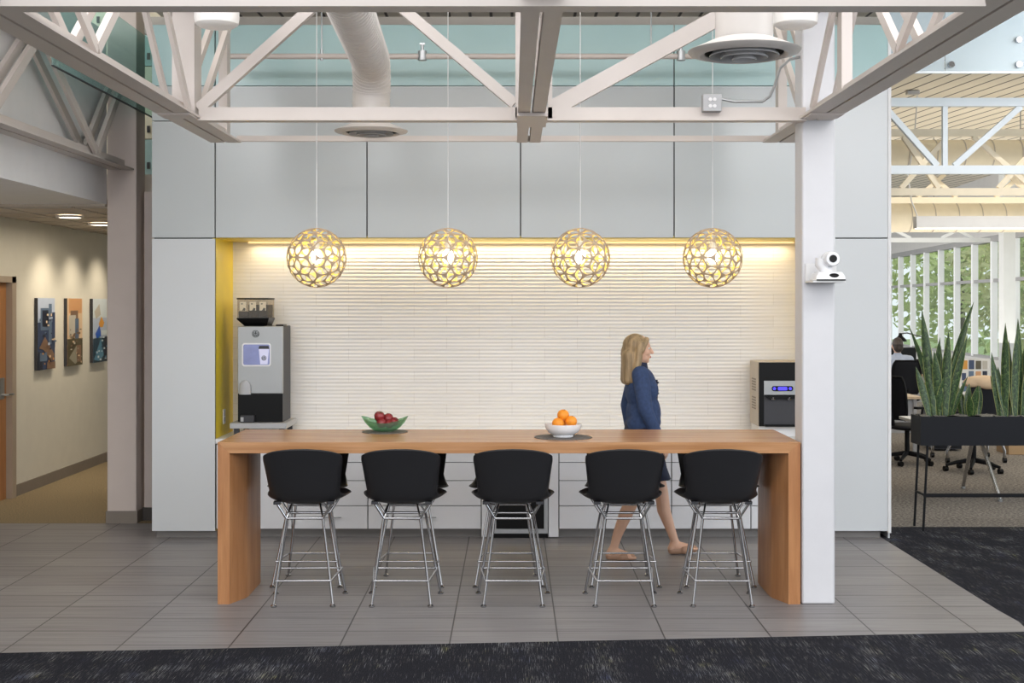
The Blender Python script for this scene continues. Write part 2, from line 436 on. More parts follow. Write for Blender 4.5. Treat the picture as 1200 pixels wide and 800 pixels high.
# ridged tile splashback: mesh relief, flattened at the ends to imitate the light's fade
mb = MB(); per = .0308; z0 = .785; nz = int((AT - z0) / per * 8); xs = [AL + (AR - AL) * i / 60 for i in range(61)]
vs = []; fs = []
for i in range(nz + 1):
    z = z0 + (AT - z0) * i / nz; ph = ((z - z0) / per) % 1.0
    for x in xs:
        px = 600 + x / BY * F
        w = min(1, max(0, (px - 330) / 150)); w = w * w * (3 - 2 * w)
        w2 = min(1, max(0, (905 - px) / 110)); w *= w2 * w2 * (3 - 2 * w2)
        vs.append((x, BY - (.0006 + .0075 * w) * (.5 - .5 * math.cos(2 * PI * ph)), z))
for i in range(nz):
    for j in range(60): a = i * 61 + j; fs.append((a, a + 1, a + 62, a + 61))
mb.add(vs, fs); mb.build('tiled_splashback', M['tilewall'], wall, ang=180)
B((AL + .15, BY - .10, AT - .014), (AR - .15, BY - .07, AT)).build('light_strip', M['led'], wall)

# ---- left: corridor
WX = -4.8
struct(B((WX - .15, 2, 0), (WX, 11.98, 2.68)).build('wall_left', M['cor_wall'], origin=(0, 0, 0)))
struct(MB().box((WX - .15, 12.3, 0), (WX, 18, 2.68)).box((WX - .15, 11.98, 2.1), (WX, 12.3, 2.68)).build('wall_left_far', M['cor_wall'], origin=(0, 0, 0)))
struct(B((-8, 18, 0), (2.9, 18.15, 4.2)).build('wall_far_left', M['cor_wall'], origin=(0, 0, 0)))
struct(B((WX, 12.32, 0), (WX + .015, 18, .11)).build('baseboard_left', M['base_grey'], origin=(0, 0, 0)))
struct(B((-3.16, 11.0, 0), (-2.86, 11.25, 2.82)).build('wall_end', M['column_l'], origin=(0, 0, 0)), 'end of the corridor wall beside the kitchenette')
struct(B((-3.17, 10.985, 0), (-2.86, 11.0, .11)).build('baseboard_end', M['base_dark'], origin=(0, 0, 0)))
struct(B((-9, 3, 2.70), (-3.42, 10.8, 4.15)).build('wall_bulkhead', M['white'], origin=(0, 0, 0)), 'white bulkhead over the corridor entrance')
cc = struct(B((-4.8, 10.8, 2.68), (-3.435, 18, 2.74)).build('ceiling_corridor', M['cor_ceil'], origin=(0, 0, 0)), 'acoustic tile ceiling of the corridor')
gm = MB()
for y in [10.9 + .61 * k for k in range(11)]: gm.box((WX, y, 2.672), (-3.44, y + .02, 2.682))
for x in (-4.35, -3.74): gm.box((x, 10.8, 2.672), (x + .02, 18, 2.682))
gm.build('ceiling_grid', M['beige'], cc)
# door at the far left
dr = struct(thing('door_1', '', '')); dr.pop('category'); dr['label'] = 'orange wood door at the far left edge'
MB().box((WX - .1, 11.05, 0), (WX - .03, 11.98 + .26, 2.06)).build('door_slab', M['doorwood'], dr)
fm = MB(); fm.box((WX - .12, 12.22, 0), (WX + .03, 12.32, 2.12)); fm.box((WX - .12, 11.0, 2.06), (WX + .03, 12.32, 2.12)); fm.build('door_frame', M['bframe'], dr)
hd = MB(); hd.box((WX - .03, 12.02, .96), (WX - .005, 12.12, 1.16)); hd.tube([(WX - .01, 12.07, 1.0), (WX + .05, 12.07, 1.0), (WX + .05, 12.2, 1.0)], .011); hd.build('door_handle', M['brushed'], dr)

# left column + its base
lc = thing('steel_column', 'warm white square column left of the kitchenette with grey base', 'column', (-3.3, 10.97, 0))
B((-3.43, 10.84, 0), (-3.18, 11.1, 5.2)).build('shaft', M['column_l'], lc, bevel=.008)
B((-3.437, 10.83, 0), (-3.172, 11.11, .105)).build('base_trim', M['base_grey'], lc)
rc = thing('steel_column', 'white square steel column standing at the right end of the bar table', 'column', (1.895, 8.02, 0))
B((1.792, 7.91, 0), (1.997, 8.115, 4.2)).build('shaft', M['column_r'], rc, bevel=.012)

# ---- ceilings
struct(B((-2.86, 4, 4.2), (3.0, 18, 4.26)).build('ceiling', M['deck'], origin=(0, 0, 0)), 'ribbed roof deck above the kitchenette')
struct(B((-9, 4, 5.2), (-2.86, 18, 5.26)).build('ceiling_left', M['deck'], origin=(0, 0, 0)), 'higher roof deck above the corridor')
struct(B((-2.9, 4, 4.26), (-2.86, 18, 5.2)).build('wall_clerestory', M['beige'], origin=(0, 0, 0)), 'beige upstand between the two roof decks')
struct(B((-4.85, 11.3, 2.74), (-2.86, 18, 3.0)).build('floor_mezzanine', M['beige'], origin=(0, 0, 0)), 'mezzanine floor above the corridor')
lk = thing('locker_bank', 'cream locker bank high up behind the left roof truss', 'lockers', (-3.5, 11.8, 3.0))
B((-4.1, 11.62, 3.0), (-2.95, 12.0, 5.0)).build('carcass', M['cor_ceil'], lk)
for i in range(5):
    for j in range(6):
        xa, za = -4.09 + i * .228, 3.02 + j * .33
        d = B((xa + .004, 11.60, za + .004), (xa + .224, 11.62, za + .326)).build('locker_door', M['duct_cream'] if (i + j) % 3 else M['panel_teal'], lk)
        B((xa + .10, 11.59, za + .06), (xa + .125, 11.60, za + .12)).build('latch', M['dkgrey'], d)
struct(B((3.0, 4, 4.2), (11.0, 40, 4.26)).build('ceiling_office', M['deck_cream'], origin=(0, 0, 0)), 'cream ribbed roof deck above the open office')
struct(B((-3.0, 10.45, 4.06), (3.0, 10.6, 4.2)).build('trim_1', M['beige'], origin=(0, 0, 0)), 'beige fascia above the kitchenette wall')

# ================================================================== ROOF STEEL
ZC = 2.989
def long_chord(x0, x1, ya, yb, gap=.016):
    """double-angle bottom chord running away from the camera"""
    mb = MB(); w = (x1 - x0 - gap) / 2
    for a, b, s in ((x0, x0 + w, 1), (x1 - w, x1, -1)):
        mb.box((a, ya, ZC), (b, yb, ZC + .014))
        v = b - .012 if s == 1 else a
        mb.box((v, ya, ZC + .014), (v + .012, yb, ZC + .085))
    return mb
def web(mb, p0, p1, xs, w=.055, t=.03):
    t += .004 * (1 if p1[1] > p0[1] else -1)
    for dx in xs: mb.beam((p0[0] + dx, p0[1], p0[2]), (p1[0] + dx, p1[1], p1[2]), t, w, (1, 0, 0))

def truss(label, x0, x1, ya, yb, diags, verts=(), off=.06):
    t = thing('roof_truss', label, 'truss', ((x0 + x1) / 2, yb, ZC), 'white roof trusses')
    long_chord(x0, x1, ya, yb).build('bottom_chord', M['steel'], t)
    xm = (x0 + x1) / 2
    mb = MB(); mb.box((x0, ya, 3.72), (xm - .01, 8.1, 3.735)); mb.box((xm + .01, ya, 3.72), (x1, 8.1, 3.735))
    mb.box((xm - .025, ya, 3.65), (xm - .01, 8.1, 3.72)); mb.box((xm + .01, ya, 3.65), (xm + .025, 8.1, 3.72)); mb.build('top_chord', M['steel'], t)
    for (ya_, za, yb_, zb) in diags:
        mb = MB(); web(mb, (xm, ya_, za), (xm, yb_, zb), (-off, off)); mb.build('diagonal', M['steel'], t)
    for y, w in verts:
        mb = MB(); mb.box((xm - w / 2, y - .05, ZC + .02), (xm + w / 2, y + .05, 4.2 if y > 8.5 else 3.72)); mb.build('post', M['steel'], t)
    B((x0 + .01, 7.6, ZC - .010), (x1 - .01, 7.78, ZC)).build('splice_plate', M['steel'], t)
    return t
DG = [(6.0, 3.05, 4.9, 3.68), (6.0, 3.05, 6.75, 3.70), (7.72, 3.03, 7.05, 3.68), (8.0, 3.05, 9.3, 4.2), (4.0, 3.05, 4.6, 3.7)]
truss('white roof truss running towards the camera at the left end of the kitchenette', -2.117, -1.905, 3.2, 9.0, DG, [(7.95, .14), (8.95, .06)])
truss('dark shadowed roof truss chord running down the middle above the bar table', .035, .198, 3.2, 9.0, [(6.0, 3.05, 5.0, 3.7), (7.7, 3.05, 7.0, 3.7)], [], .03)
truss('white roof truss running towards the camera from the right hand column', 1.762, 1.982, 3.2, 9.0, DG, [(8.9, .06), (7.2, .06)])
t = thing('roof_truss', 'white roof truss nearest the left edge, in front of the bulkhead', 'truss', (-3.3, 10.8, ZC), 'white roof trusses')
long_chord(-3.40, -3.2, 4, 10.84).build('bottom_chord', M['steel'], t)
B((-3.37, 4, 3.7), (-3.23, 10.84, 3.78)).build('top_chord', M['steel'], t)
for d in ((10.0, 3.05, 8.85, 3.7), (10.02, 3.05, 10.68, 3.7), (8.05, 3.1, 8.8, 3.7), (7.9, 3.05, 7.0, 3.7)):
    mb = MB(); web(mb, (-3.3, d[0], d[1]), (-3.3, d[2], d[3]), (-.05, .05), .07, .03); mb.build('diagonal', M['steel'], t)
mb = MB(); mb.beam((-3.3, 10.05, 3.0), (-3.3, 10.35, 3.0), .2, .012); mb.build('gusset', M['steel'], t)
gl = thing('glass_railing', 'clear teal edged glass panel behind the left roof truss', 'glass panel', (-3.14, 9.5, 3.5))
B((-3.148, 8.75, 3.49), (-3.136, 11.57, 4.15)).build('glass_pane', M['glass_teal'], gl)
B((-3.15, 8.75, 3.482), (-3.134, 11.57, 3.49)).build('bottom_edge', M['dkgrey'], gl)

# cross truss on the column line
ct = thing('roof_truss', 'white cross truss over the bar table carrying the outlet box', 'truss', (0, 7.87, ZC - .01), 'white roof trusses')
def cross_chord(xa, xb, y, zb, h=.085, d=.1):
    mb = MB(); mb.box((xa, y, zb + .012), (xb, y + .014, zb + h)); mb.box((xa, y - .03, zb), (xb, y + d - .03, zb + .012)); return mb
cross_chord(-1.92, .03, 7.84, 2.975).build('bottom_chord', M['steel'], ct)
cross_chord(.20, 1.80, 7.84, 2.975).build('bottom_chord', M['steel'], ct)
B((-2.0, 7.84, 3.69), (1.9, 7.94, 3.78)).build('top_chord', M['steel'], ct)
for a, b, w in (((233, 128), (385, -8), .065), ((462, 2), (603, 122), .065), ((646, 128), (880, 0), .10)):
    p, q = at(*a, 7.87), at(*b, 7.87); MB().beam(p, q, .05, w, (0, 1, 0)).build('diagonal', M['steel'], ct)
B((X(604, 7.87), 7.84, ZC), (X(610, 7.87), 7.94, 3.69)).build('post', M['steel'], ct)
B((X(642, 7.87), 7.84, ZC), (X(647, 7.87), 7.94, 3.69)).build('post', M['steel'], ct)
B((X(205, 7.87), 7.80, ZC + .01), (X(231, 7.87), 7.94, 3.69)).build('post', M['steel'], ct)
B((X(606, 7.75), 7.58, ZC - .022), (X(641, 7.75), 8.06, ZC - .004)).build('joint_plate', M['steel'], ct)
# nearer cross beam
nb = thing('cross_beam', 'white cross beam along the top edge of the view', 'beam', (0, 4.8, 2.96))
MB().box((-1.905, 4.765, 2.972), (1.762, 4.785, 3.10)).box((-1.905, 4.76, 2.96), (1.762, 4.86, 2.972)).build('angle', M['steel'], nb)
# rear tie
rt = thing('cross_tie', 'thin white tie bar in front of the upper glass panels', 'bar', (0, 9.0, 2.985))
MB().box((-1.93, 8.97, 2.995), (1.9, 9.0, 3.035)).build('bar', M['steel'], rt)

# office trusses running across the view
def office_truss(label, y, zb, zt, xa, xb, mat, diags, verts, h=.075, cb=.06):
    t = thing('roof_truss', label, 'truss', ((xa + xb) / 2, y, zb), 'office roof trusses')
    B((xa, y - cb / 2, zb), (xb, y + cb / 2, zb + h)).build('bottom_chord', mat, t)
    B((xa, y - cb / 2, zt), (xb, y + cb / 2, zt + h)).build('top_chord', mat, t)
    for a, b in diags: MB().beam((a, y, zb + h), (b, y, zt), .04 if a < b else .048, .05, (0, 1, 0)).build('diagonal', mat, t)
    for v in verts: B((v - .022, y - .02, zb + h), (v + .022, y + .02, zt)).build('post', mat, t)
    return t
y = 11.4
office_truss('pale grey office truss nearest the snake plants', y, Z(204, y), Z(125, y), 3.0, 6.6, M['steel_pale'],
             [(X(1098, y), X(1036, y)), (X(1118, y), X(1196, y)), (X(1320, y), X(1250, y))], [X(1107, y)])
y = 13.4
office_truss('cream office truss, second from the kitchenette', y, Z(229, y), Z(160, y), 3.0, 7.6, M['steel_cream'],
             [(X(1056, y), X(1110, y)), (X(1100, y), X(1148, y) - .8), (X(1170, y), X(1225, y)), (X(1210, y), X(1140, y))], [])
y = 16.5
office_truss('cream office truss, third from the kitchenette', y, Z(238, y), Z(204, y) , 3.0, 9.0, M['steel_cream'],
             [(X(1030, y) + .5 * k, X(1030, y) + .5 * k + (.35 if k % 2 else -.35)) for k in range(1, 8)], [])
y = 22.5
office_truss('pale grey office truss farthest back before the windows', y, Z(284, y), Z(270, y), 3.2, 8.4, M['steel_pale'],
             [(5.9 + .55 * k, 5.9 + .55 * k + (.27 if k % 2 else -.27)) for k in range(1, 6)], [], .08)

# ================================================================== DUCTS, LIGHTS, PIPES
def diffuser(name_label, x, y, zrim, R, pts, rd):
    t = thing('air_diffuser', name_label, 'air diffuser', (x, y, zrim - .04))
    mb = MB(); c = (x, y, zrim)
    mb.lathe([(rd / 2 + .005, .05), (R * .72, .03), (R, 0), (R - .008, -.008), (R * .78, -.02), (R * .70, -.01)], c, 48, cap=False); mb.build('outer_ring', M['duct'], t)
    MB().lathe([(R * .70, -.005), (R * .66, .02), (.01, .02)], c, 40, cap=False).build('throat', M['dkgrey'], t)
    for r0, r1, zz in ((.44, .62, -.020), (.24, .42, -.028), (.05, .22, -.036)):
        MB().lathe([(R * r0, .03), (R * r1, zz), (R * (r1 - .012), zz - .004), (R * (r0 - .012), .024), (R * r0, .03)], c, 44, cap=False).build('inner_cone', M['lgrey'], t)
    mb = MB()
    mb.tube(pts, rd / 2, 32)
    dists = 0
    mb.build('duct', M['duct'], t)
    rb = MB()
    for i in range(len(pts) - 1):
        a, b = Vector(pts[i]), Vector(pts[i + 1]); L = (b - a).length; k = max(1, int(L / .055))
        for j in range(k):
            p = a.lerp(b, (j + .5) / k); d = (b - a).normalized(); rb.tube([p - d * .003, p + d * .003], rd / 2 + .0025, 32)
    if len(pts) > 2: rb.build('spiral_seam', M['duct'], t)
    return t
dx, dy = X(435, 8.55), 8.55
ctl = [(dx, dy, 3.04), (dx, dy, 3.22)] + [(dx + .003 * k, dy - .30 * (1 - math.cos(k * PI / 16)), 3.22 + .22 * math.sin(k * PI / 16)) for k in range(1, 9)] + [(dx + .024 + .008 * k, dy - .30 - .25 * k, 3.44 + .002 * k) for k in range(1, 16)]
arc = ctl
diffuser('round white air diffuser on the bent spiral duct, left of centre', dx, dy, 3.01, .245, arc, .25)
diffuser('large round white air diffuser on straight drop duct beside the right column', X(872, 5.58), 5.58, 2.955, .245, [(X(872, 5.58), 5.58, 2.97), (X(872, 5.58), 5.58, 4.203)], .25)
for px, lab in ((254, 'white drum ceiling lamp at the top left above the truss post'), (932, 'white drum ceiling lamp at the top right beside the large diffuser')):
    Y = 7.3; t = thing('drum_lamp', lab, 'ceiling lamp', (X(px, Y), Y, 3.43), 'white drum lamps')
    MB().lathe([(.001, 0), (.10, .004), (.122, .02), (.127, .05), (.127, .30), (.001, .30)], (X(px, Y), Y, 3.43), 40).build('drum_shade', M['drum'], t)
    MB().tube([(X(px, Y), Y, 3.73), (X(px, Y), Y, 4.203)], .012).build('stem', M['steel'], t)
# sprinkler pipe
Y = 9.6
sp = thing('sprinkler_pipe', 'thin white sprinkler pipe running across the upper glass', 'pipe', (0, Y, Z(66, Y)))
MB().tube([(-2.2, Y, Z(66, Y)), (2.1, Y, Z(66, Y))], .021, 14).build('pipe', M['steel'], sp)
for px in (495, 798):
    x = X(px, Y); mb = MB(); mb.tube([(x, Y, Z(66, Y) - .03), (x, Y, Z(66, Y) + .04)], .034, 14); mb.tube([(x, Y, Z(66, Y) + .03), (x, Y, Z(66, Y) + .085)], .012); mb.box((x - .02, Y - .01, Z(66, Y) + .085), (x + .02, Y + .01, Z(66, Y) + .1)); mb.build('sprinkler_head', M['brushed'], sp)
for px in (377, 763):
    x = X(px, Y); mb = MB(); mb.tube([(x, Y, Z(66, Y)), (x, Y, 4.2)], .006); mb.tube([(x, Y, Z(66, Y) - .03), (x, Y, Z(66, Y) + .05)], .012); mb.build('hanger_rod', M['brushed'], sp)
# outlet box + conduit
ob = thing('outlet_box', 'grey metal outlet box with two sockets on the cross truss', 'outlet', (X(834, 7.8), 7.8, Z(131, 7.8)))
a, b = at(823, 131, 7.8), at(845, 111, 7.8)
MB().box((a.x, 7.77, a.z), (b.x, 7.84, b.z)).build('box', M['lgrey'], ob, bevel=.004)
mb = MB()
for zc in (.3, .68):
    for dxx in (-.013, .013): mb.lathe([(.001, 0), (.011, 0), (.011, .006), (.001, .006)], ((a.x + b.x) / 2 + dxx, 7.764, a.z + (b.z - a.z) * zc), 14, axis='y')
mb.build('socket', M['white'], ob)
cd = [at(845, 116, 7.8), at(860, 119, 7.8), at(893, 119, 7.8), at(902, 113, 7.82), at(908, 100, 7.84), at(914, 80, 7.88), at(925, 70, 7.92), at(940, 66, 7.98)]
tag(MB().tube(cd, .009, 10).build('conduit', M['brushed']), 'grey flexible conduit from outlet box to column', 'conduit')
cx, cz = 2.006, 7.98
mb = MB(); mb.tube([(2.009, cz, 3.05), (2.009, cz, 2.14), (1.98, 7.9, 2.10), (1.94, 7.88, 2.09)], .006)
tag(mb.build('camera_cable', M['white']), 'thin white cable down the right side of the column', 'cable')

# pendants ---------------------------------------------------------
def make_pendant():
    Rr = .194; c0 = Vector((0, 0, 0))
    t = thing('pendant_lamp', '', 'pendant lamp', (0, 0, 0), 'leaf lattice pendants over the bar table')
    bm = bmesh.new(); bmesh.ops.create_icosphere(bm, subdivisions=2, radius=1.0)
    bm.verts.ensure_lookup_table()
    mb = MB()
    deg5 = lambda v: len(v.link_edges) == 5
    rot = Matrix.Rotation(.35, 3, 'X') @ Matrix.Rotation(.5, 3, 'Y')
    for e in bm.edges:
        v0, v1 = e.verts[0].co.copy(), e.verts[1].co.copy(); f0, f1 = [f.calc_center_median().normalized() for f in e.link_faces]
        q = [rot @ v for v in (v0, f0, v1, f1)]; ctr = sum(q, Vector()) / 4
        # leaf opening: pointed oval along v0-v1, inset from the rhombus
        P0, P1, Sa, Sb = [p for p in (q[0], q[2], q[1], q[3])]
        K = 6; outer = []; inner = []
        for s_a in (Sa, Sb):
            for k in range(K):
                tt = k / K
                A, Bv = (P0, P1) if s_a is Sa else (P1, P0)
                o = A.lerp(s_a, tt * 2) if tt < .5 else s_a.lerp(Bv, tt * 2 - 1)
                ax = A.lerp(Bv, .12 + .76 * tt); wv = (s_a - ctr); i_ = ax + wv * (math.sin(PI * tt) ** .8) * .65
                outer.append(o); inner.append(i_)
        n = len(outer)
        for lay, rad, mi in ((0, Rr, 0), (1, Rr - .004, 1)):
            vs = [p.normalized() * rad for p in outer + inner]
            fs = [(i, (i + 1) % n, n + (i + 1) % n, n + i) for i in range(n)]
            if lay: fs = [f[::-1] for f in fs]
            mb.add(vs, fs, mi)
        vs = [p.normalized() * Rr for p in inner] + [p.normalized() * (Rr - .004) for p in inner]
        mb.add(vs, [(i, (i + 1) % n, n + (i + 1) % n, n + i) for i in range(n)], 0)
    bm.free()
    sh = mb.build('shade', [M['ply'], M['ply_in']], t, fix=False, ang=20)
    MB().ell((0, 0, .01), (.036, .036, .05), 20, 14).build('bulb', M['bulb'], t)
    MB().tube([(0, 0, .055), (0, 0, .11)], .02, 14).build('lamp_holder', M['white'], t)
    MB().tube([(0, 0, .11), (0, 0, 4.2 - 2.15)], .0028, 8).build('cord', M['cord'], t)
    return t
pend = make_pendant()
pl = ['leftmost leaf lattice globe pendant, nearest the coffee machine', 'second leaf lattice globe pendant from the left',
      'third leaf lattice globe pendant from the left, left of the walking person', 'rightmost leaf lattice globe pendant, nearest the right column']
for i, px in enumerate((371, 525, 680, 835)):
    o = pend if i == 0 else copy_tree(pend)
    o.location = (X(px, 8.31), 8.31, Z(302, 8.31)); o.rotation_euler.z = (0, .15, -.12, .05)[i]; o['label'] = pl[i]

# ================================================================== BAR TABLE
TF, TB, TL, TRr, TT, TH = 7.91, 8.725, -1.819, 1.782, 1.001, .069
tb = thing('bar_table', 'long cherry wood waterfall bar table in front of the kitchenette', 'table', (0, (TF + TB) / 2, 0))
MB().prism([(TL + .0005, TT), (TL + TH, TT - TH), (TRr - TH, TT - TH), (TRr - .0005, TT)], TF, TB, 'y').build('tabletop', M['woodx'], tb, bevel=.0015)
for s, xo in ((1, TL), (-1, TRr)):
    xi = xo + s * .074; mb = MB()
    mb.prism([(xo, 0), (xi, 0), (xi, TT - TH - .0005), (xo, TT - .001)], TF, TB, 'y')
    pl_ = [(xi - s * .002, TF + .003), (xi + s * .065, TF + .17), (xi + s * .071, TF + .22), (xi + s * .071, TB - .22), (xi + s * .065, TB - .17), (xi - s * .002, TB - .003)]
    mb.prism(pl_, 0, TT - TH - .001, 'z'); mb.build('leg', M['woodz'], tb)

# ================================================================== STOOLS
def shell_mesh(name, parent):
    C0 = [(.245, .665), (.16, .640), (.06, .625), (-.04, .618), (-.115, .625), (-.165, .655), (-.195, .71), (-.218, .78), (-.240, .86), (-.258, .925), (-.272, .976)]
    W = [.225, .262, .252, .236, .222, .216, .220, .227, .234, .240, .238]
    LIFT = [.012, .024, .036, .050, .066, .078, .080, .074, .064, .056, .050]
    # refine
    def lerpl(L, t):
        i = min(int(t), len(L) - 2); u = t - i
        g = lambda k: L[max(0, min(len(L) - 1, k))]
        def cr(a, b, c, d): return .5 * ((2 * b) + (-a + c) * u + (2 * a - 5 * b + 4 * c - d) * u * u + (-a + 3 * b - 3 * c + d) * u ** 3)
        if isinstance(L[0], tuple): return tuple(cr(g(i - 1)[k], g(i)[k], g(i + 1)[k], g(i + 2)[k]) for k in range(2))
        return cr(g(i - 1), g(i), g(i + 1), g(i + 2))
    NV, NU = 40, 20; rows = []
    for a in range(NV + 1):
        t = 10 * a / NV; c = lerpl(C0, t); w = lerpl(W, t); l = lerpl(LIFT, t)
        e = .05; c2 = lerpl(C0, min(10, t + e)); c1_ = lerpl(C0, max(0, t - e)); d = Vector((0, c2[0] - c1_[0], c2[1] - c1_[1])).normalized()
        n = Vector((0, -d.z, d.y)) * -1.0
        if n.z < 0 and t < 4: n = -n
        if t >= 4 and n.y < 0: n = -n
        row = []
        for b in range(NU + 1):
            u = -1 + 2 * b / NU
            fall = abs(u) ** 2.2
            p = Vector((w * math.sin(u * 1.35) / math.sin(1.35), c[0], c[1])) + n * l * fall
            if t > 7: p -= d * .062 * (abs(u) ** 2.0) * min(1, (t - 7) / 3)
            if t < 1.6: p += d * .03 * (abs(u) ** 4) * (1.6 - t) / 1.6
            row.append(p)
        rows.append(row)
    mb = MB(); n = NU + 1; fs = []
    for a in range(NV):
        for b in range(NU): fs.append((a * n + b, a * n + b + 1, (a + 1) * n + b + 1, (a + 1) * n + b))
    mb.add([p for r in rows for p in r], fs)
    o = mb.build(name, M['blackp'], parent, ang=180)
    s = o.modifiers.new('thickness', 'SOLIDIFY'); s.thickness = .007; s.offset = 0
    return o
def make_stool():
    t = thing('bar_stool', '', 'bar stool', (0, 0, 0), 'black shell stools along the bar table')
    shell_mesh('seat_shell', t)
    RC = {}
    for s in (-1, 1):
        for k, (fy, fx, ry, rx, ty, tx, tz) in {'r': (-.18, .180, -.115, .113, -.125, .165, .628), 'f': (.18, .221, .10, .130, .14, .205, .640)}.items():
            foot = Vector((s * fx, fy, .012)); ring = Vector((s * rx, ry, .532)); RC[s, k] = (foot, ring)
            lg = MB().tube([foot, ring - Vector((0, 0, .004)), ring], .0082, 12).build('leg', M['chrome'], t)
            MB().lathe([(.001, 0), (.017, 0), (.019, .004), (.019, .010), (.010, .018), (.001, .018)], (foot.x, foot.y, 0), 18).build('glide', M['chrome'], lg)
    mb = MB()
    for s in (-1, 1):
        for k, (tx, ty, tz) in {'r': (.172, -.135, .632), 'f': (.205, .12, .650)}.items():
            r = RC[s, k][1]; mb.tube([r, Vector((s * tx, ty, tz))], .0075, 10)
            mb.tube([r, Vector((s * (rx0 := .085), (-.05 if k == 'r' else .05), .622))], .006, 8)
        mb.box((s * .165 - .022, -.15, .622), (s * .165 + .022, -.10, .640))
        mb.tube([(s * .085, -.052, .622), (s * .085, .052, .622)], .006, 8)
    for k in 'rf': mb.tube([RC[-1, k][1], RC[1, k][1]], .0078, 10)
    mb.build('seat_frame', M['chrome'], t)
    def onleg(s, k, z): f, r = RC[s, k]; return f.lerp(r, (z - f.z) / (r.z - f.z))
    mb = MB(); zz = .158
    P = [onleg(-1, 'r', zz), onleg(1, 'r', zz), onleg(1, 'f', zz + .01), onleg(-1, 'f', zz + .01)]
    P = [p + Vector((.008 * (1 if p.x > 0 else -1), .008 * (1 if p.y > 0 else -1), 0)) for p in P]
    for i in range(4): mb.tube([P[i], P[(i + 1) % 4]], .0065, 10)
    mb.build('footrest', M['chrome'], t)
    return t
st = make_stool()
near = [-1.284, -.679, .006, .690, 1.293]; farx = [-1.346, -.681, -.020, .743, 1.362]
nn = ['leftmost black shell stool on the near side of the table', 'second black shell stool from the left on the near side', 'middle black shell stool on the near side of the table',
      'fourth black stool from left on the near side, in front of the walking person', 'rightmost black shell stool on the near side, by the white column']
fn = ['far side black stool mostly hidden behind the leftmost near stool', 'far side black stool hidden behind the second near stool', 'far side black stool hidden behind the middle near stool',
      'far side black stool hidden behind the fourth near stool', 'far side black stool hidden behind the rightmost near stool']
for i, x in enumerate(near):
    o = st if i == 0 else copy_tree(st); o.location = (x, 8.02, 0); o['label'] = nn[i]; o.rotation_euler.z = (.03, 0, 0, 0, -.02)[i]
for i, x in enumerate(farx):
    o = copy_tree(st); o.location = (x, 8.555, 0); o.rotation_euler.z = PI; o['label'] = fn[i]

# ================================================================== BASE CABINETS
CY, CT = 10.15, .75
def cabinet(label, xa, xb, drawers, handle, door=False):
    t = thing('base_cabinet', label, 'cabinet', ((xa + xb) / 2, CY, 0), 'white base cabinets under the worktop')
    B((xa + .002, CY + .022, .07), (xb - .002, BY - .03, CT)).build('carcass', M['gap'], t)
    B((xa, CY + .07, 0), (xb, CY + .10, .07)).build('kickplate', M['toe'], t)
    zs = drawers
    for i in range(len(zs) - 1):
        d = B((xa + .004, CY, zs[i] + .003), (xb - .004, CY + .02, zs[i + 1] - .003)).build('door' if door else 'drawer', M['cab'], t, bevel=.001)
        if handle and i == 0:
            xm = (xa + xb) / 2; mb = MB(); z = .17
            mb.tube([(xm - .095, CY - .028, z), (xm + .095, CY - .028, z)], .006, 10)
            for s in (-.07, .07): mb.tube([(xm + s, CY, z), (xm + s, CY - .028, z)], .004, 8)
            mb.build('handle', M['brushed'], d)
    return t
D3 = [.072, .257, .456, .60, .745]
cb = [X(p, CY) for p in (253, 342, 431, 564, 655, 787, 880, 968)]
cabinet('plain white base cabinet door at the left end beside the table leg', cb[0], cb[1], [.072, .745], False, True)
cabinet('white three drawer base cabinet behind the leftmost stools', cb[1], cb[2], D3, True)
cabinet('wide white drawer base cabinet left of the undercounter fridge', cb[2], cb[3], D3, True)
cabinet('wide white drawer base cabinet right of the undercounter fridge', cb[4], cb[5], D3, False)
cabinet('white drawer base cabinet behind the rightmost stool', cb[5], cb[6], D3, False)
cabinet('white drawer base cabinet at the right end beside the column', cb[6], cb[7], D3, False)
fr = thing('undercounter_fridge', 'undercounter fridge with dark glass door in a steel frame', 'fridge', ((cb[3] + cb[4]) / 2, CY, 0))
B((cb[3] + .003, CY + .03, .005), (cb[4] - .003, BY - .03, .745)).build('body', M['lgrey'], fr)
xa, xb = X(564, CY), X(655, CY)
B((xa + .004, CY - .01, .012), (X(575, CY), CY + .03, .745)).build('side_panel', M['cab'], fr); B((X(643, CY), CY - .01, .012), (xb - .004, CY + .03, .745)).build('side_panel', M['cab'], fr)
mb = MB(); f0, f1 = X(577, CY), X(642, CY)
mb.box((f0, CY - .014, .04), (f1, CY + .025, .075)); mb.box((f0, CY - .014, .69), (f1, CY + .025, .74)); mb.box((f0, CY - .014, .075), (f0 + .03, CY + .025, .69)); mb.box((f1 - .03, CY - .014, .075), (f1, CY + .025, .69))
dr_ = mb.build('door_frame', M['brushed'], fr)
B((f0 + .03, CY, .075), (f1 - .03, CY + .02, .69)).build('glass_pane', M['black'], dr_)
B((f0, CY + .01, .0), (f1, CY + .03, .038)).build('grille', M['black'], fr)
MB().tube([(f0 + .05, CY - .04, .64), (f1 - .05, CY - .04, .64)], .008).build('handle', M['brushed'], dr_)
B((AL + .001, CY - .02, CT), (AR - .001, BY - .012, CT + .04)).build('worktop', M['counter'], bevel=.003)
tag(bpy.data.objects['worktop'], 'white worktop along the back of the kitchenette', 'worktop')
WT = CT + .04

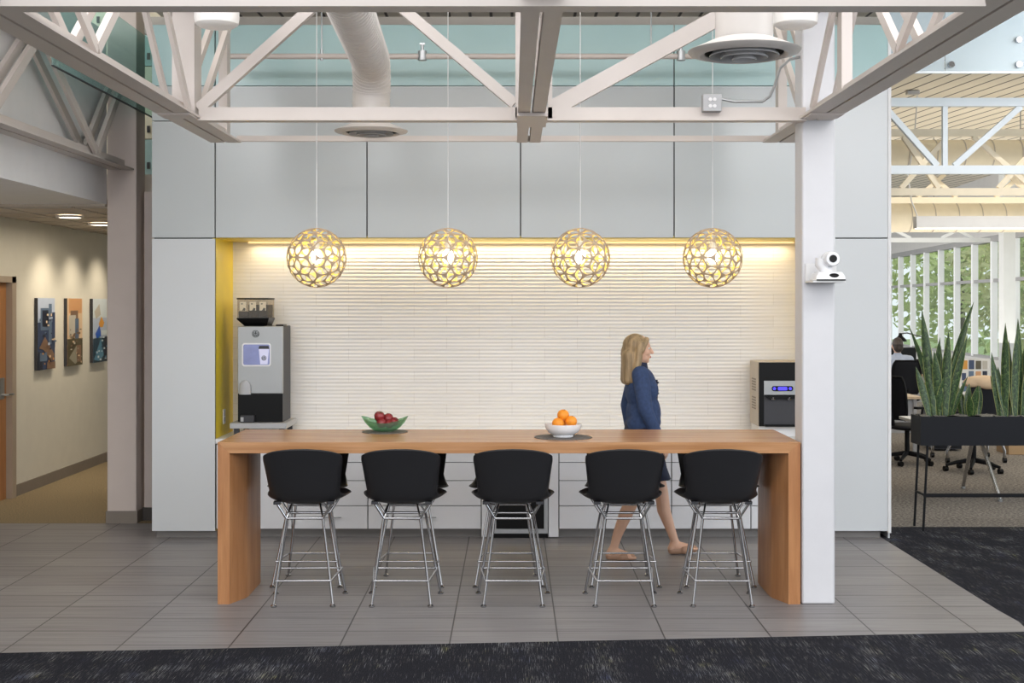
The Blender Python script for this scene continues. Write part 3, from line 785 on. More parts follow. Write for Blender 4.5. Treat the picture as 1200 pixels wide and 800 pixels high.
# ================================================================== COFFEE MACHINE
ty0 = 10.22
R0 = .905
ri = thing('machine_riser', 'pale grey riser slab under the coffee machine', 'riser', (X(302, ty0), 10.46, WT))
B((X(269, ty0), ty0, R0 - .045), (X(336, ty0), 10.70, R0)).build('slab', M['lgrey'], ri, bevel=.006)
for qx in (X(276, ty0), X(329, ty0)):
    for qy in (10.27, 10.64): B((qx - .02, qy - .02, WT), (qx + .02, qy + .02, R0 - .044)).build('foot', M['dkgrey'], ri); my = 10.30
mx0, mx1 = X(279, my), X(331.5, my); mt = Z(382, my)
cm = thing('coffee_machine', 'tall silver coffee machine with touch screen at the left of the worktop', 'coffee machine', ((mx0 + mx1) / 2, 10.45, R0))
B((mx0, my + .02, R0), (mx1, 10.66, mt)).build('body', M['dkgrey'], cm, bevel=.006)
zb = Z(461, my)
fp = MB(); fp.box((mx0 - .002, my - .012, zb), (mx1 + .002, my + .02, mt - .001)); fpo = fp.build('front_panel', M['silver'], cm, bevel=.006)
B((mx0, my - .006, R0 + .005), (mx1, my + .02, zb)).build('dispensing_bay', M['black'], cm)
def rrect(mb, x0, x1, z0, z1, y, d, r=.02, n=5, bulge=0.0):
    pts = []
    for cx_, cz_, a0 in ((x1 - r, z1 - r, 0), (x0 + r, z1 - r, PI / 2), (x0 + r, z0 + r, PI), (x1 - r, z0 + r, 1.5 * PI)):
        for k in range(n + 1): a = a0 + PI / 2 * k / n; pts.append((cx_ + r * math.cos(a), cz_ + r * math.sin(a)))
    if bulge: pts = [(u, w + bulge * (1 - ((u - (x0 + x1) / 2) / ((x1 - x0) / 2)) ** 2) * (1 if w > (z0 + z1) / 2 else -1)) for u, w in pts]
    return mb.prism(pts, y, y + d, 'y')
sx0, sx1, sz0, sz1 = X(284, my), X(318, my), Z(429, my), Z(402, my)
bz = rrect(MB(), sx0, sx1, sz0, sz1, my - .018, .008, .02, bulge=.006).build('screen_bezel', M['white'], cm)
rrect(MB(), sx0 + .012, sx1 - .010, sz0 + .012, sz1 - .010, my - .021, .004, .014).build('screen', M['screen'], bz)
cup = MB(); qx = X(310, my); qz0, qz1 = Z(426.5, my), Z(405, my)
cup.prism([(qx - .03, qz0), (qx + .028, qz0), (qx + .040, qz1 - .025), (qx - .042, qz1 - .025)], my - .0235, my - .021, 'y'); cupo = cup.build('screen_cup_image', M['screen_cup'], bz)
cl_ = MB(); cl_.prism([(qx - .044, qz1 - .025), (qx + .042, qz1 - .025), (qx + .036, qz1), (qx - .038, qz1)], my - .0235, my - .021, 'y'); cl_.build('screen_cup_lid', M['dkgrey'], bz)
def emblem(cx_, cz_, r, y, parent):
    lo = MB(); lo.lathe([(r * .86, 0), (r, 0), (r, .003), (r * .86, .003), (r * .86, 0)], (cx_, y, cz_), 28, axis='y', cap=False)
    lo.lathe([(r * .001, .001), (r * .30, .001), (r * .30, .003), (r * .001, .003)], (cx_, y, cz_ + r * .15), 16, axis='y')
    for s in (-1, 1):
        lo.prism([(cx_ + s * r * .42, cz_ - r * .6), (cx_ + s * r * .72, cz_ - r * .45), (cx_ + s * r * .66, cz_ + r * .45), (cx_ + s * r * .5, cz_ + r * .55), (cx_ + s * r * .48, cz_)], y, y + .003, 'y')
        lo.prism([(cx_ + s * r * .05, cz_ - r * .75), (cx_ + s * r * .32, cz_ - r * .68), (cx_ + s * r * .28, cz_ - r * .25), (cx_ + s * r * .08, cz_ - r * .2)], y, y + .003, 'y')
    lo.prism([(cx_ - r * .22, cz_ + r * .5), (cx_ + r * .22, cz_ + r * .5), (cx_ + r * .25, cz_ + r * .75), (cx_ + r * .1, cz_ + r * .62), (cx_, cz_ + r * .82), (cx_ - r * .1, cz_ + r * .62), (cx_ - r * .25, cz_ + r * .75)], y, y + .003, 'y')
    return lo.build('emblem', M['logo'], parent)
emblem(X(300, my), Z(391, my), .029, my - .016, fpo)
emblem(qx, qz0 + .05, .020, my - .026, bz)
nz_ = MB(); nx = X(288, my); nz0, nz1 = Z(461, my), Z(445, my)
nz_.rings([[(nx + r * .048 * math.cos(a), my - .03 - .02 * math.sin(a) * r, z) for a in [2 * PI * k / 20 for k in range(20)]] for z, r in ((nz0 - .005, 1), (nz0 + .05, .95), (nz1 - .03, .82), (nz1 - .01, .55), (nz1, .15))])
nz_.build('spout_cover', M['lgrey'], cm)
dt = MB(); dt.box((X(283, my), my - .05, R0 + .002), (X(299, my), my - .004, R0 + .06)); dt.build('drip_tray', M['dkgrey'], cm, bevel=.004)
MB().box((X(283.5, my), my - .054, R0 + .01), (X(287, my), my - .05, R0 + .045)).build('tray_badge', M['lgrey'], cm)
hz0, hz1 = Z(382, my), Z(349, my)
hp = MB(); y0, y1 = my + .05, my + .28
lo_ = [X(285, my), X(311, my)]; hi_ = [X(277, my), X(314.5, my)]
def fr_(xa, xb, ya, yb, z): return [(xa, ya, z), (xb, ya, z), (xb, yb, z), (xa, yb, z)]
hp.rings([fr_(lo_[0], lo_[1], y0, y1, hz0), fr_(hi_[0], hi_[1], y0 - .04, y1, hz0 + .055), fr_(hi_[0], hi_[1], y0 - .04, y1, hz0 + .066)])
hpo = hp.build('hopper_base', M['black'], cm)
MB().box((hi_[0] + .004, y0 - .034, hz0 + .066), (hi_[1] - .004, y1 - .006, hz1 - .012)).build('clear_bin', M['glass_smoke'], hpo)
B((hi_[0], y0 - .045, hz1 - .012), (hi_[1], y1, hz1)).build('bin_lid', M['blackmatte'], hpo, bevel=.004)
for k in range(3):
    xa = hi_[0] + .012 + k * .08; cn = MB().box((xa, y0 - .02, hz0 + .068), (xa + .072, y1 - .02, hz0 + (.118, .172, .172)[k])).build('bean_canister', M['coffee'], hpo)
    B((xa + .01, y0 - .031, hz0 + .125), (xa + .062, y0 - .027, hz0 + .195)).build('canister_label', M['label'], cn)
    mk = MB(); mk.box((xa + .022, y0 - .033, hz0 + .175), (xa + .036, y0 - .031, hz0 + .183)); mk.prism([(xa + .03, hz0 + .125), (xa + .055, hz0 + .125), (xa + .058, hz0 + .142), (xa + .044, hz0 + .148)], y0 - .033, y0 - .031, 'y'); mk.build('label_mark', M['logo'], cn)
MB().box((X(322, my), my + .04, mt), (X(331, my), my + .2, mt + .012)).build('lid_catch', M['black'], cm, bevel=.003)

# water dispenser
wy = 10.30; wx0, wx1 = X(889, wy), 2.40; wt = Z(424, wy)
wd = thing('water_dispenser', 'black and beige water dispenser with blue display at the right of the worktop', 'water dispenser', ((wx0 + wx1) / 2, 10.5, WT))
B((wx0 + .01, wy + .03, WT), (wx1 - .01, 10.66, .872)).build('plinth', M['white'], wd)
WB = .86
B((wx0, wy + .012, WB + .01), (wx1, 10.68, wt)).build('body', plain('beige_grey_plastic', (186, 177, 166), .5), wd, bevel=.006)
B((wx0 + .002, wy - .006, WB + .012), (wx1 - .002, wy + .012, wt - .003)).build('front', M['black'], wd, bevel=.004)
B((X(894.5, wy), wy - .012, Z(446, wy)), (wx1 - .02, wy - .006, Z(498.5, wy)) if False else (wx1 - .02, wy - .006, Z(463, wy))).build('control_panel', M['lgrey'], wd) if False else None
mb = MB(); mb.box((X(895, wy), wy - .014, Z(463, wy)), (wx1 - .03, wy - .006, Z(446, wy))); mb.build('control_panel', M['silver'], wd)
mb = MB(); mb.box((X(895, wy), wy - .010, Z(498, wy)), (wx1 - .03, wy - .006, Z(464, wy))); mb.build('bay_panel', M['dkgrey'], wd)
ds = rrect(MB(), X(904, wy), X(929, wy), Z(458, wy), Z(452, wy), wy - .018, .004, .018).build('display_surround', M['black'], wd)
mb = MB()
rrect(mb, X(911, wy), X(922, wy), Z(457, wy), Z(453, wy), wy - .021, .003, .008)
for px in (907, 925.5): mb.lathe([(.001, 0), (.012, 0), (.012, .003), (.001, .003)], (X(px, wy), wy - .021, Z(455, wy)), 16, axis='y')
mb.build('display', M['blue_led'], ds)
lipm = MB(); lipm.prism([(X(896, wy), Z(462, wy)), (wx1 - .035, Z(462, wy)), (wx1 - .06, Z(466.5, wy)), (X(900, wy), Z(466.5, wy))], wy - .05, wy - .01, 'y'); lipm.build('spout_hood', M['black'], wd)
for px in (905, 924):
    MB().lathe([(.001, 0), (.014, 0), (.018, .022), (.001, .022)], (X(px, wy), wy - .035, Z(468, wy)), 16).build('spout', M['chrome'], wd)
for z in (1.0, 1.15):
    mb = MB()
    for k in range(5): mb.box((wx0 - .003, 10.42, z + k * .022), (wx0, 10.58, z + k * .022 + .012))
    mb.build('vent', M['base_grey'], wd)
MB().box((X(896, wy), wy - .04, WB + .012), (wx1 - .03, wy - .006, WB + .03)).build('drip_tray', M['black'], wd)
op = thing('wall_outlet', 'white wall outlet on the yellow alcove side', 'outlet', (AL, 10.44, .93))
B((AL, 10.40, .88), (AL + .006, 10.475, 1.00)).build('plate', M['white'], op, bevel=.002)
mb = MB(); mb.box((AL + .006, 10.42, .945), (AL + .009, 10.455, .98)); mb.box((AL + .006, 10.42, .90), (AL + .009, 10.455, .935)); mb.build('socket', M['lgrey'], op)

# ================================================================== FRUIT
def bowl_mat(label, x, y, r, name='placemat'):
    return tag(MB().lathe([(.001, 0), (r, 0), (r, .004), (.001, .004)], (x, y, TT), 48).build(name, M['mat']), label, 'placemat', 'grey round placemats on the bar table')
gx, gy = X(451, 8.55), 8.55
bowl_mat('dark round placemat under the green glass bowl', gx, gy, .152)
gb = MB(); Nn = 40; rings = []
for rr_, hh in ((.055, .0), (.075, .006), (.105, .028), (.135, .062), (.157, .1)):
    rings.append([(gx + rr_ * math.cos(2 * PI * k / Nn), gy + rr_ * .8 * math.sin(2 * PI * k / Nn), TT + .006 + hh * (.62 + .38 * abs(math.cos(2 * PI * k / Nn)) ** 2)) for k in range(Nn)])
inn = [[(gx + (p[0] - gx) * .96, gy + (p[1] - gy) * .95, p[2] + (.004 if i < 4 else 0)) for p in r] for i, r in enumerate(rings)]
gb.rings(rings + inn[::-1], True)
tag(gb.build('glass_bowl', M['glass_green'], ang=60), 'green glass boat shaped bowl holding red apples', 'bowl')
def apple(label, x, y, z, r, tilt):
    t = thing('apple', label, 'apple', (x, y, z - r), 'red apples in the green bowl'); c = Vector((x, y, z))
    prof = [(.001, -.78), (.25, -.9), (.55, -.82), (.85, -.45), (1, .05), (.93, .5), (.65, .82), (.32, .86), (.12, .72), (.001, .62)]
    rot = Matrix.Rotation(tilt, 3, 'X') @ Matrix.Rotation(tilt * .8, 3, 'Y')
    mb = MB(); mb.rings([[c + rot @ Vector((a * r * math.cos(2 * PI * k / 20), a * r * math.sin(2 * PI * k / 20), b * r)) for k in range(20)] for a, b in prof]); mb.build('flesh', M['apple'], t)
    MB().tube([c + rot @ Vector((0, 0, r * .6)), c + rot @ Vector((.006, 0, r * 1.1))], .003, 6).build('stem', M['stem'], t)
for lab, px, py, yy, r, tl in (('left upper red apple in the green bowl', 444.5, 488, 8.53, .036, .3), ('right red apple in the green bowl', 455, 490.5, 8.56, .036, -.4), ('small red apple at the right rim of the green bowl', 462, 494, 8.54, .030, .6),
                      ('lowest front red apple in the green bowl', 447, 496, 8.515, .034, -.2), ('front right red apple low in the green bowl', 456, 496.5, 8.52, .031, .9)):
    apple(lab, X(px, yy), yy, Z(py, yy), r, tl)
ox, oy = X(660, 8.2), 8.2
bowl_mat('dark round placemat under the white fruit bowl', ox, oy, .185)
wb = MB(); zt = TT + .004
wb.lathe([(.001, 0), (.062, 0), (.066, .006), (.062, .012), (.095, .03), (.113, .055), (.118, .082), (.114, .083), (.108, .056), (.09, .035), (.05, .02), (.001, .018)], (ox, oy, zt), 48)
tag(wb.build('fruit_bowl', M['porcelain']), 'round white bowl holding oranges', 'bowl')
for lab, dx_, dy_, dz_ in (('topmost orange in the white bowl', -.001, -.01, .140), ('right orange in the white bowl', .050, -.02, .100), ('left orange in the white bowl, lowest in view', -.035, -.045, .090), ('orange at the back of the white bowl', -.01, .05, .092)):
    t = thing('orange', lab, 'orange', (ox + dx_, oy + dy_, zt + dz_ - .037), 'oranges in the white bowl')
    MB().ell((ox + dx_, oy + dy_, zt + dz_), (.038, .038, .036), 24, 16).build('peel', M['orange'], t)
    MB().ell((ox + dx_ + .008, oy + dy_ - .008, zt + dz_ + .034), (.004, .004, .002), 8, 6).build('stem_end', M['stem'], t)

# ================================================================== PTZ CAMERA on the column
cy = 7.78
pc = thing('conference_camera', 'white pan tilt camera on a shelf bracket on the right column', 'camera', (X(969, cy), cy, Z(330, cy)))
mb = MB(); mb.box((X(949, cy), 7.70, Z(331, cy)), (X(987, cy), 7.91, Z(328.8, cy))); mb.box((X(949.5, cy), 7.895, Z(331, cy)), (X(986, cy), 7.91, Z(308, cy))); mb.build('bracket', M['white'], pc)
b0 = MB(); zz0, zz1, zz2 = Z(328.6, cy), Z(324, cy), Z(318.5, cy)
b0.rings([fr_(X(952, cy), X(987, cy), 7.69, 7.86, zz0), fr_(X(953, cy), X(986.5, cy), 7.695, 7.86, zz1), fr_(X(957, cy), X(984, cy), 7.72, 7.85, zz2)]); b0.build('base', M['porcelain'], pc, bevel=.006)
mb = MB(); mb.box((X(953, cy), 7.688, zz0 - .002), (X(986.5, cy), 7.70, zz0 + .006)); mb.build('base_slot', M['black'], pc)
rot = Matrix.Rotation(-.35, 3, 'X')
MB().ell((X(973.7, cy), 7.702, Z(323.2, cy)), (.031, .012, .015), 20, 10, rot=rot).build('sensor_window', M['black'], pc)
hc = Vector((X(972.5, cy), 7.77, Z(303.5, cy)))
mb = MB(); mb.ell(hc, (.055, .062, .048), 24, 14); mb.lathe([(.001, -.07), (.040, -.07), (.046, -.055), (.046, .0)], hc, 28, axis='y'); mb.build('camera_head', M['porcelain'], pc)
MB().lathe([(.001, -.078), (.022, -.078), (.024, -.068), (.024, -.06)], hc, 24, axis='y').build('lens', M['black'], pc)
mb = MB(); mb.tube([(hc.x - .055, hc.y, hc.z), (hc.x - .062, hc.y, hc.z - .03), (hc.x - .03, hc.y, hc.z - .07), (hc.x, hc.y, zz2)], [.035, .032, .028, .032], 16); mb.build('yoke', M['porcelain'], pc)

# ================================================================== WALL PICTURES
def picture(label, ya, yb, za, zb, polys, bg):
    t = thing('wall_picture', label, 'picture', (WX, (ya + yb) / 2, za), 'three tall prints on the corridor wall')
    B((WX + .001, ya, za), (WX + .035, yb, zb)).build('canvas', M['dkgrey'], t)
    mb = MB(); x = WX + .036; W_, H_ = yb - ya, zb - za
    mb.quad((x, ya, za), (x, yb, za), (x, yb, zb), (x, ya, zb), mi=bg)
    for i, (ci, pts) in enumerate(polys):
        mb.add([(x + .0006 * (i + 1), ya + u * W_, za + v * H_) for u, v in pts], [tuple(range(len(pts)))], ci)
    mb.build('print', PIC, t, fix=False)
    return t
def rc_(c, u0, v0, u1, v1): return (c, [(u0, v0), (u1, v0), (u1, v1), (u0, v1)])
rnd = random.Random(3)
def specks(n, u0, v0, u1, v1, cols): return [rc_(rnd.choice(cols), a, b, a + .05 + .08 * rnd.random(), b + .015 + .02 * rnd.random()) for a, b in [(u0 + (u1 - u0) * rnd.random(), v0 + (v1 - v0) * rnd.random()) for _ in range(n)]]
p1 = [rc_(1, 0, 0, 1, .66), rc_(2, .15, .55, .62, .86), rc_(4, .25, .6, .6, .83), rc_(2, .62, .35, .8, .92), rc_(1, .82, .3, 1, .8), (3, [(.05, .30), (.4, .46), (.95, .2), (.8, .1), (.3, .28)]), rc_(4, 0, 0, .25, .25), rc_(2, .1, .12, .5, .24), rc_(3, .5, 0, 1, .1)] + specks(26, .05, .05, .9, .8, [0, 2, 4, 6, 10])
picture('left print, blue grey city tower scene', X(1, 1) and 12.86, 13.34, Z(434, 12.86), Z(349, 12.86), p1, 0)
p2 = [rc_(6, 0, .3, 1, 1), rc_(5, .1, .78, .95, 1), rc_(3, .2, .7, .7, .82), rc_(14, .1, .45, .55, .75), rc_(2, .5, .4, .75, .7), rc_(8, 0, 0, 1, .4), (7, [(.1, .12), (.6, .3), (.95, .12), (.5, .02)]), rc_(3, .6, .05, .9, .3)] + specks(30, .05, .02, .9, .55, [3, 6, 7, 14, 8])
picture('middle print, warm orange and tan city scene', 13.71, 14.19, Z(434, 12.86), Z(349, 12.86), p2, 5)
p3 = [rc_(9, 0, .7, 1, 1), (14, [(.1, .8), (.45, .92), (.55, .75), (.2, .68)]), (10, [(.4, .6), (.6, .72), (.8, .62), (.7, .55), (.5, .55)]), (11, [(.15, .45), (.45, .58), (.6, .42), (.3, .36)]), rc_(9, .55, .42, 1, .5), rc_(13, 0, 0, 1, .38), (12, [(.05, .05), (.55, .38), (.75, .1), (.4, .02)]), rc_(4, .8, 0, 1, .4)] + specks(18, .1, .02, .9, .4, [12, 13, 9])
picture('right print with bright blue and orange shapes, nearest the column', 14.55, 15.05, Z(434, 12.86), Z(349, 12.86), p3, 0)
for k, (px, py, yy) in enumerate(((82, 252, 11.86), (118, 261, 12.97))):
    x = X(px, yy); t = thing('downlight', ['nearer recessed downlight in the corridor ceiling', 'farther recessed downlight in the corridor ceiling'][k], 'downlight', (x, yy, 2.655), 'recessed corridor downlights')
    MB().lathe([(.10, 0), (.125, 0), (.125, .02), (.10, .02), (.10, 0)], (x, yy, 2.655), 28, cap=False).build('trim_ring', M['white'], t)
    MB().lathe([(.001, .004), (.10, .004), (.10, .012), (.001, .012)], (x, yy, 2.655), 28).build('lens', M['lens'], t)

# ================================================================== WALKING WOMAN
wo = thing('person', 'blonde person in a blue denim jacket walking right behind the bar table', 'person', (X(752, 9.4), 9.4, 0))
O = Vector((X(752, 9.4), 9.4, 0))
def W(*p): return O + Vector(p)
def hand(mb, wrist, d, side, s=1.0, curl=.4, back=(0, 0, 0)):
    """palm plus five curled fingers; d = direction of the fingers, side = towards the thumb"""
    d = Vector(d).normalized(); sd = Vector(side); sd = (sd - d * sd.dot(d)).normalized(); nrm = d.cross(sd)
    wrist = Vector(wrist)
    for k in (-1, -.33, .33, 1): mb.cone(wrist + sd * k * .016 * s, .013 * s, wrist + d * .075 * s + sd * k * .027 * s, .0115 * s, 8)
    for k, L in zip((1, .33, -.33, -1), (.068, .076, .070, .054)):
        a = wrist + d * .078 * s + sd * k * .028 * s; b = a + (d * math.cos(curl) - nrm * math.sin(curl)) * L * .52 * s; c = b + (d * math.cos(curl * 2.2) - nrm * math.sin(curl * 2.2)) * L * .48 * s
        mb.cone(a, .0088 * s, b, .0082 * s, 8); mb.cone(b, .0082 * s, c, .0068 * s, 8)
    a = wrist + d * .022 * s + sd * .022 * s; b = a + (d * .6 + sd * .75).normalized() * .04 * s; c = b + (d * .9 + sd * .25).normalized() * .032 * s
    mb.cone(a, .0125 * s, b, .0105 * s, 8); mb.cone(b, .0105 * s, c, .008 * s, 8)
bd = MB()
HC = (-.022, 0, 1.525)
# head, jaw, nose, brow, lips, ears, neck
bd.ell(W(HC[0] - .008, 0, HC[2] + .015), (.092, .074, .092), 20, 14); bd.ell(W(HC[0] + .022, 0, HC[2] - .045), (.062, .056, .062), 18, 12)
bd.cone(W(HC[0] + .055, 0, HC[2] - .085), .022, W(HC[0] + .03, 0, HC[2] - .07), .04)
bd.cone(W(HC[0] + .080, 0, HC[2] + .012), .010, W(HC[0] + .100, 0, HC[2] - .026), .013)
bd.cone(W(HC[0] + .07, -.035, HC[2] + .030), .012, W(HC[0] + .07, .035, HC[2] + .030), .012)
bd.ell(W(HC[0] + .078, 0, HC[2] - .056), (.012, .022, .010), 12, 8)
for s in (-1, 1): bd.ell(W(HC[0] - .005, s * .074, HC[2] - .008), (.016, .009, .028), 12, 8); bd.ell(W(HC[0] + .052, s * .036, HC[2] - .025), (.026, .022, .022), 12, 8)
bd.cone(W(-.035, 0, 1.48), .048, W(-.03, 0, 1.36), .056)
# trunk
bd.cone(W(-.02, -.1, 1.345), .05, W(-.02, .1, 1.345), .05); bd.ell(W(-.01, 0, 1.22), (.092, .13, .15)); bd.ell(W(-.005, 0, 1.04), (.082, .115, .13)); bd.ell(W(-.01, 0, .88), (.10, .145, .12))
def limb(pts): 
    for (p, r), (q, s_) in zip(pts[:-1], pts[1:]): bd.cone(W(*p), r, W(*q), s_)
LEGS = {}
limb([((0, -.085, .86), .083), ((-.035, -.088, .66), .070), ((-.055, -.09, .47), .051)]); limb([((-.055, -.09, .47), .051), ((-.125, -.09, .33), .050), ((-.185, -.09, .18), .036), ((-.212, -.09, .085), .030)])
limb([((.02, .085, .86), .083), ((.095, .088, .66), .070), ((.155, .09, .465), .051)]); limb([((.155, .09, .465), .051), ((.172, .09, .33), .050), ((.222, .09, .19), .036), ((.255, .09, .098), .030)])
def foot(ank, yaw_p, s=1):
    """foot pointing +X, pitched"""
    a = Vector(ank); R_ = Matrix.Rotation(yaw_p, 3, 'Y')
    g = lambda x, y, z: a + R_ @ Vector((x, y, z))
    bd.cone(g(-.03, 0, -.05), .030, g(0, 0, 0), .031); bd.cone(g(.0, 0, -.03), .034, g(.10, 0, -.062), .026); bd.cone(g(-.025, 0, -.058), .026, g(.10, .012, -.066), .021); bd.cone(g(-.02, 0, -.058), .026, g(.11, -.018, -.066), .020)
    for k in range(5): bd.cone(g(.105, -.03 + .014 * k, -.070), .0105, g(.158 - .006 * abs(k - 1), -.034 + .0155 * k, -.074), .0088, 8)
    return g
fr1 = foot(W(-.212, -.09, .088), 0.0); fl1 = foot(W(.255, .09, .100), -.12)
# arms: right (near) forward, left back
limb([((-.025, -.165, 1.35), .046), ((.005, -.20, 1.10), .036), ((.105, -.19, .885), .025)])
limb([((-.02, .165, 1.35), .046), ((-.085, .20, 1.10), .036), ((-.06, .19, .86), .025)])
hand(bd, W(.113, -.188, .87), (.5, .03, -.86), (.5, .8, .3)); hand(bd, W(-.058, .19, .845), (.12, -.02, -1), (1, -.2, .1))
body = remeshed(bd, 'body', M['skin'], wo, .0055, 3)
for s in (-1, 1):
    MB().ell(W(HC[0] + .070, s * .031, HC[2] + .006), (.011, .014, .008), 14, 10).build('eye', M['eye'], wo)
    MB().ell(W(HC[0] + .079, s * .031, HC[2] + .006), (.004, .006, .0065), 12, 8).build('iris', M['iris'], wo)
MB().ell(W(HC[0] + .084, 0, HC[2] - .058), (.008, .020, .009), 14, 8).build('lips', M['lip'], wo)
# hair
hb = MB(); hb.ell(W(-.048, 0, 1.552), (.094, .086, .088), 20, 14); hb.ell(W(-.085, 0, 1.49), (.070, .082, .10), 18, 12)
for yy in (-.055, -.02, .02, .055): hb.cone(W(-.10, yy, 1.48), .050, W(-.125 + abs(yy) * .3, yy * 1.2, 1.30), .036)
for s in (-1, 1): hb.cone(W(-.02, s * .070, 1.56), .028, W(-.035, s * .082, 1.44), .030); hb.cone(W(-.035, s * .082, 1.44), .030, W(-.07, s * .095, 1.30), .026); hb.cone(W(.03, s * .05, 1.595), .022, W(-.01, s * .078, 1.52), .026)
remeshed(hb, 'hair', M['hair'], wo, .007, 4)
# jacket
jb = MB()
jb.cone(W(-.015, -.105, 1.345), .062, W(-.015, .105, 1.345), .062); jb.ell(W(-.005, 0, 1.23), (.118, .158, .17), 20, 14); jb.ell(W(.03, -.05, 1.225), (.09, .09, .10)); jb.ell(W(.03, .05, 1.225), (.09, .09, .10))
jb.ell(W(.012, 0, 1.05), (.130, .150, .18), 20, 14); jb.cone(W(.03, -.03, 1.0), .11, W(.03, .03, 1.0), .11); jb.cone(W(-.005, -.05, .98), .112, W(-.005, .05, .98), .112); jb.cone(W(-.005, -.06, .87), .118, W(-.005, .06, .87), .118)
for pts in ([(-.025, -.165, 1.345, .066), (.005, -.203, 1.10, .053), (.092, -.193, .915, .042)], [(-.02, .165, 1.345, .068), (-.085, .203, 1.10, .054), (-.062, .192, .905, .042)]):
    for p, q in zip(pts[:-1], pts[1:]): jb.cone(W(*p[:3]), p[3], W(*q[:3]), q[3])
jk = remeshed(jb, 'jacket', M['denim'], wo, .008, 4)
col = MB(); col.rings([[W(-.028 + r * math.cos(2 * PI * k / 28) * 1.0, r * math.sin(2 * PI * k / 28) * 1.02, z + .012 * math.cos(2 * PI * k / 28) * -1) for k in range(28)] for z, r in ((1.365, .088), (1.395, .074), (1.435, .068), (1.436, .062), (1.39, .066))], cap=False); col.build('collar', M['navy'], jk, ang=60)
mb = MB(); mb.box(W(.1, -.006, .90), W(.117, .006, 1.30)); 
for k in range(5): mb.ell(W(.108 + (.012 if 1.15 < 1.28 - k * .08 else 0), -.012, 1.28 - k * .08), (.006, .007, .007), 8, 6)
mb.build('button_placket', M['navy'], jk)
# skirt
sk = MB(); rg = []
for z, rx_, ry_, cx_ in ((1.0, .118, .148, 0), (.9, .135, .172, 0), (.78, .145, .18, .012), (.66, .155, .176, .028), (.575, .172, .168, .042)):
    rg.append([W(cx_ + rx_ * math.cos(2 * PI * k / 36), ry_ * math.sin(2 * PI * k / 36), z) for k in range(36)])
inn = [[W(*(Vector((p - O)) * 1)) for p in r] for r in rg]
sk.rings(rg, cap=False); o = sk.build('skirt', M['navy'], wo, ang=90); sm = o.modifiers.new('thickness', 'SOLIDIFY'); sm.thickness = .006
# flats
for g in (fr1, fl1):
    sb = MB(); sb.cone(g(-.03, 0, -.066), .031, g(.09, 0, -.071), .037); sb.cone(g(.06, -.012, -.071), .034, g(.135, -.006, -.074), .026)
    sb.cone(g(.08, .014, -.071), .030, g(.13, .0, -.074), .026)
    so = remeshed(sb, 'shoe', M['nude'], wo, .006, 3)
    for v in so.data.vertices: v.co.z = max(v.co.z, .0) if g is fr1 else v.co.z

# ================================================================== OPEN OFFICE
# planter
Y0, Y1, PX0, PX1 = 10.40, 10.66, X(1079, 10.40), 5.2
pz0, pz1 = Z(522, 10.4), Z(488, 10.4)
pt = thing('planter_box', 'long black planter trough on thin black legs dividing off the office', 'planter', ((PX0 + PX1) / 2, 10.53, 0))
mb = MB(); th = .012
mb.box((PX0, Y0, pz0), (PX1, Y0 + th, pz1)); mb.box((PX0, Y1 - th, pz0), (PX1, Y1, pz1)); mb.box((PX0, Y0 + th, pz0), (PX0 + th, Y1 - th, pz1)); mb.box((PX1 - th, Y0 + th, pz0), (PX1, Y1 - th, pz1)); mb.box((PX0 + th, Y0 + th, pz0), (PX1 - th, Y1 - th, pz0 + th))
mb.build('trough', M['blacksteel'], pt)
sl = MB(); nx_, ny_ = 60, 8; vs = []; r2 = random.Random(5)
for i in range(nx_ + 1):
    for j in range(ny_ + 1): vs.append((PX0 + .013 + (PX1 - PX0 - .026) * i / nx_, Y0 + .013 + (Y1 - Y0 - .026) * j / ny_, pz1 - .012 + r2.random() * .022))
sl.add(vs, [(i * (ny_ + 1) + j, (i + 1) * (ny_ + 1) + j, (i + 1) * (ny_ + 1) + j + 1, i * (ny_ + 1) + j + 1) for i in range(nx_) for j in range(ny_)]); sl.build('gravel', M['soil'], pt)
for x0, s in ((PX0 + .06, -1), (PX1 - .06, 1)):
    for yy in (Y0 + .015, Y1 - .015):
        MB().tube([(x0, yy, pz0), (x0 + s * .035, yy, .012)], .010, 10).build('leg', M['blackmatte'], pt)
mb = MB(); mb.box((PX0 + .03, Y0 + .005, .285), (PX1 - .03, Y0 + .03, .315)); mb.tube([(PX0 + .04, Y0 + .015, .30), (PX0 + .04, Y1 - .015, .30)], .01); mb.tube([(PX1 - .04, Y0 + .015, .30), (PX1 - .04, Y1 - .015, .30)], .01); mb.build('rail', M['blackmatte'], pt)

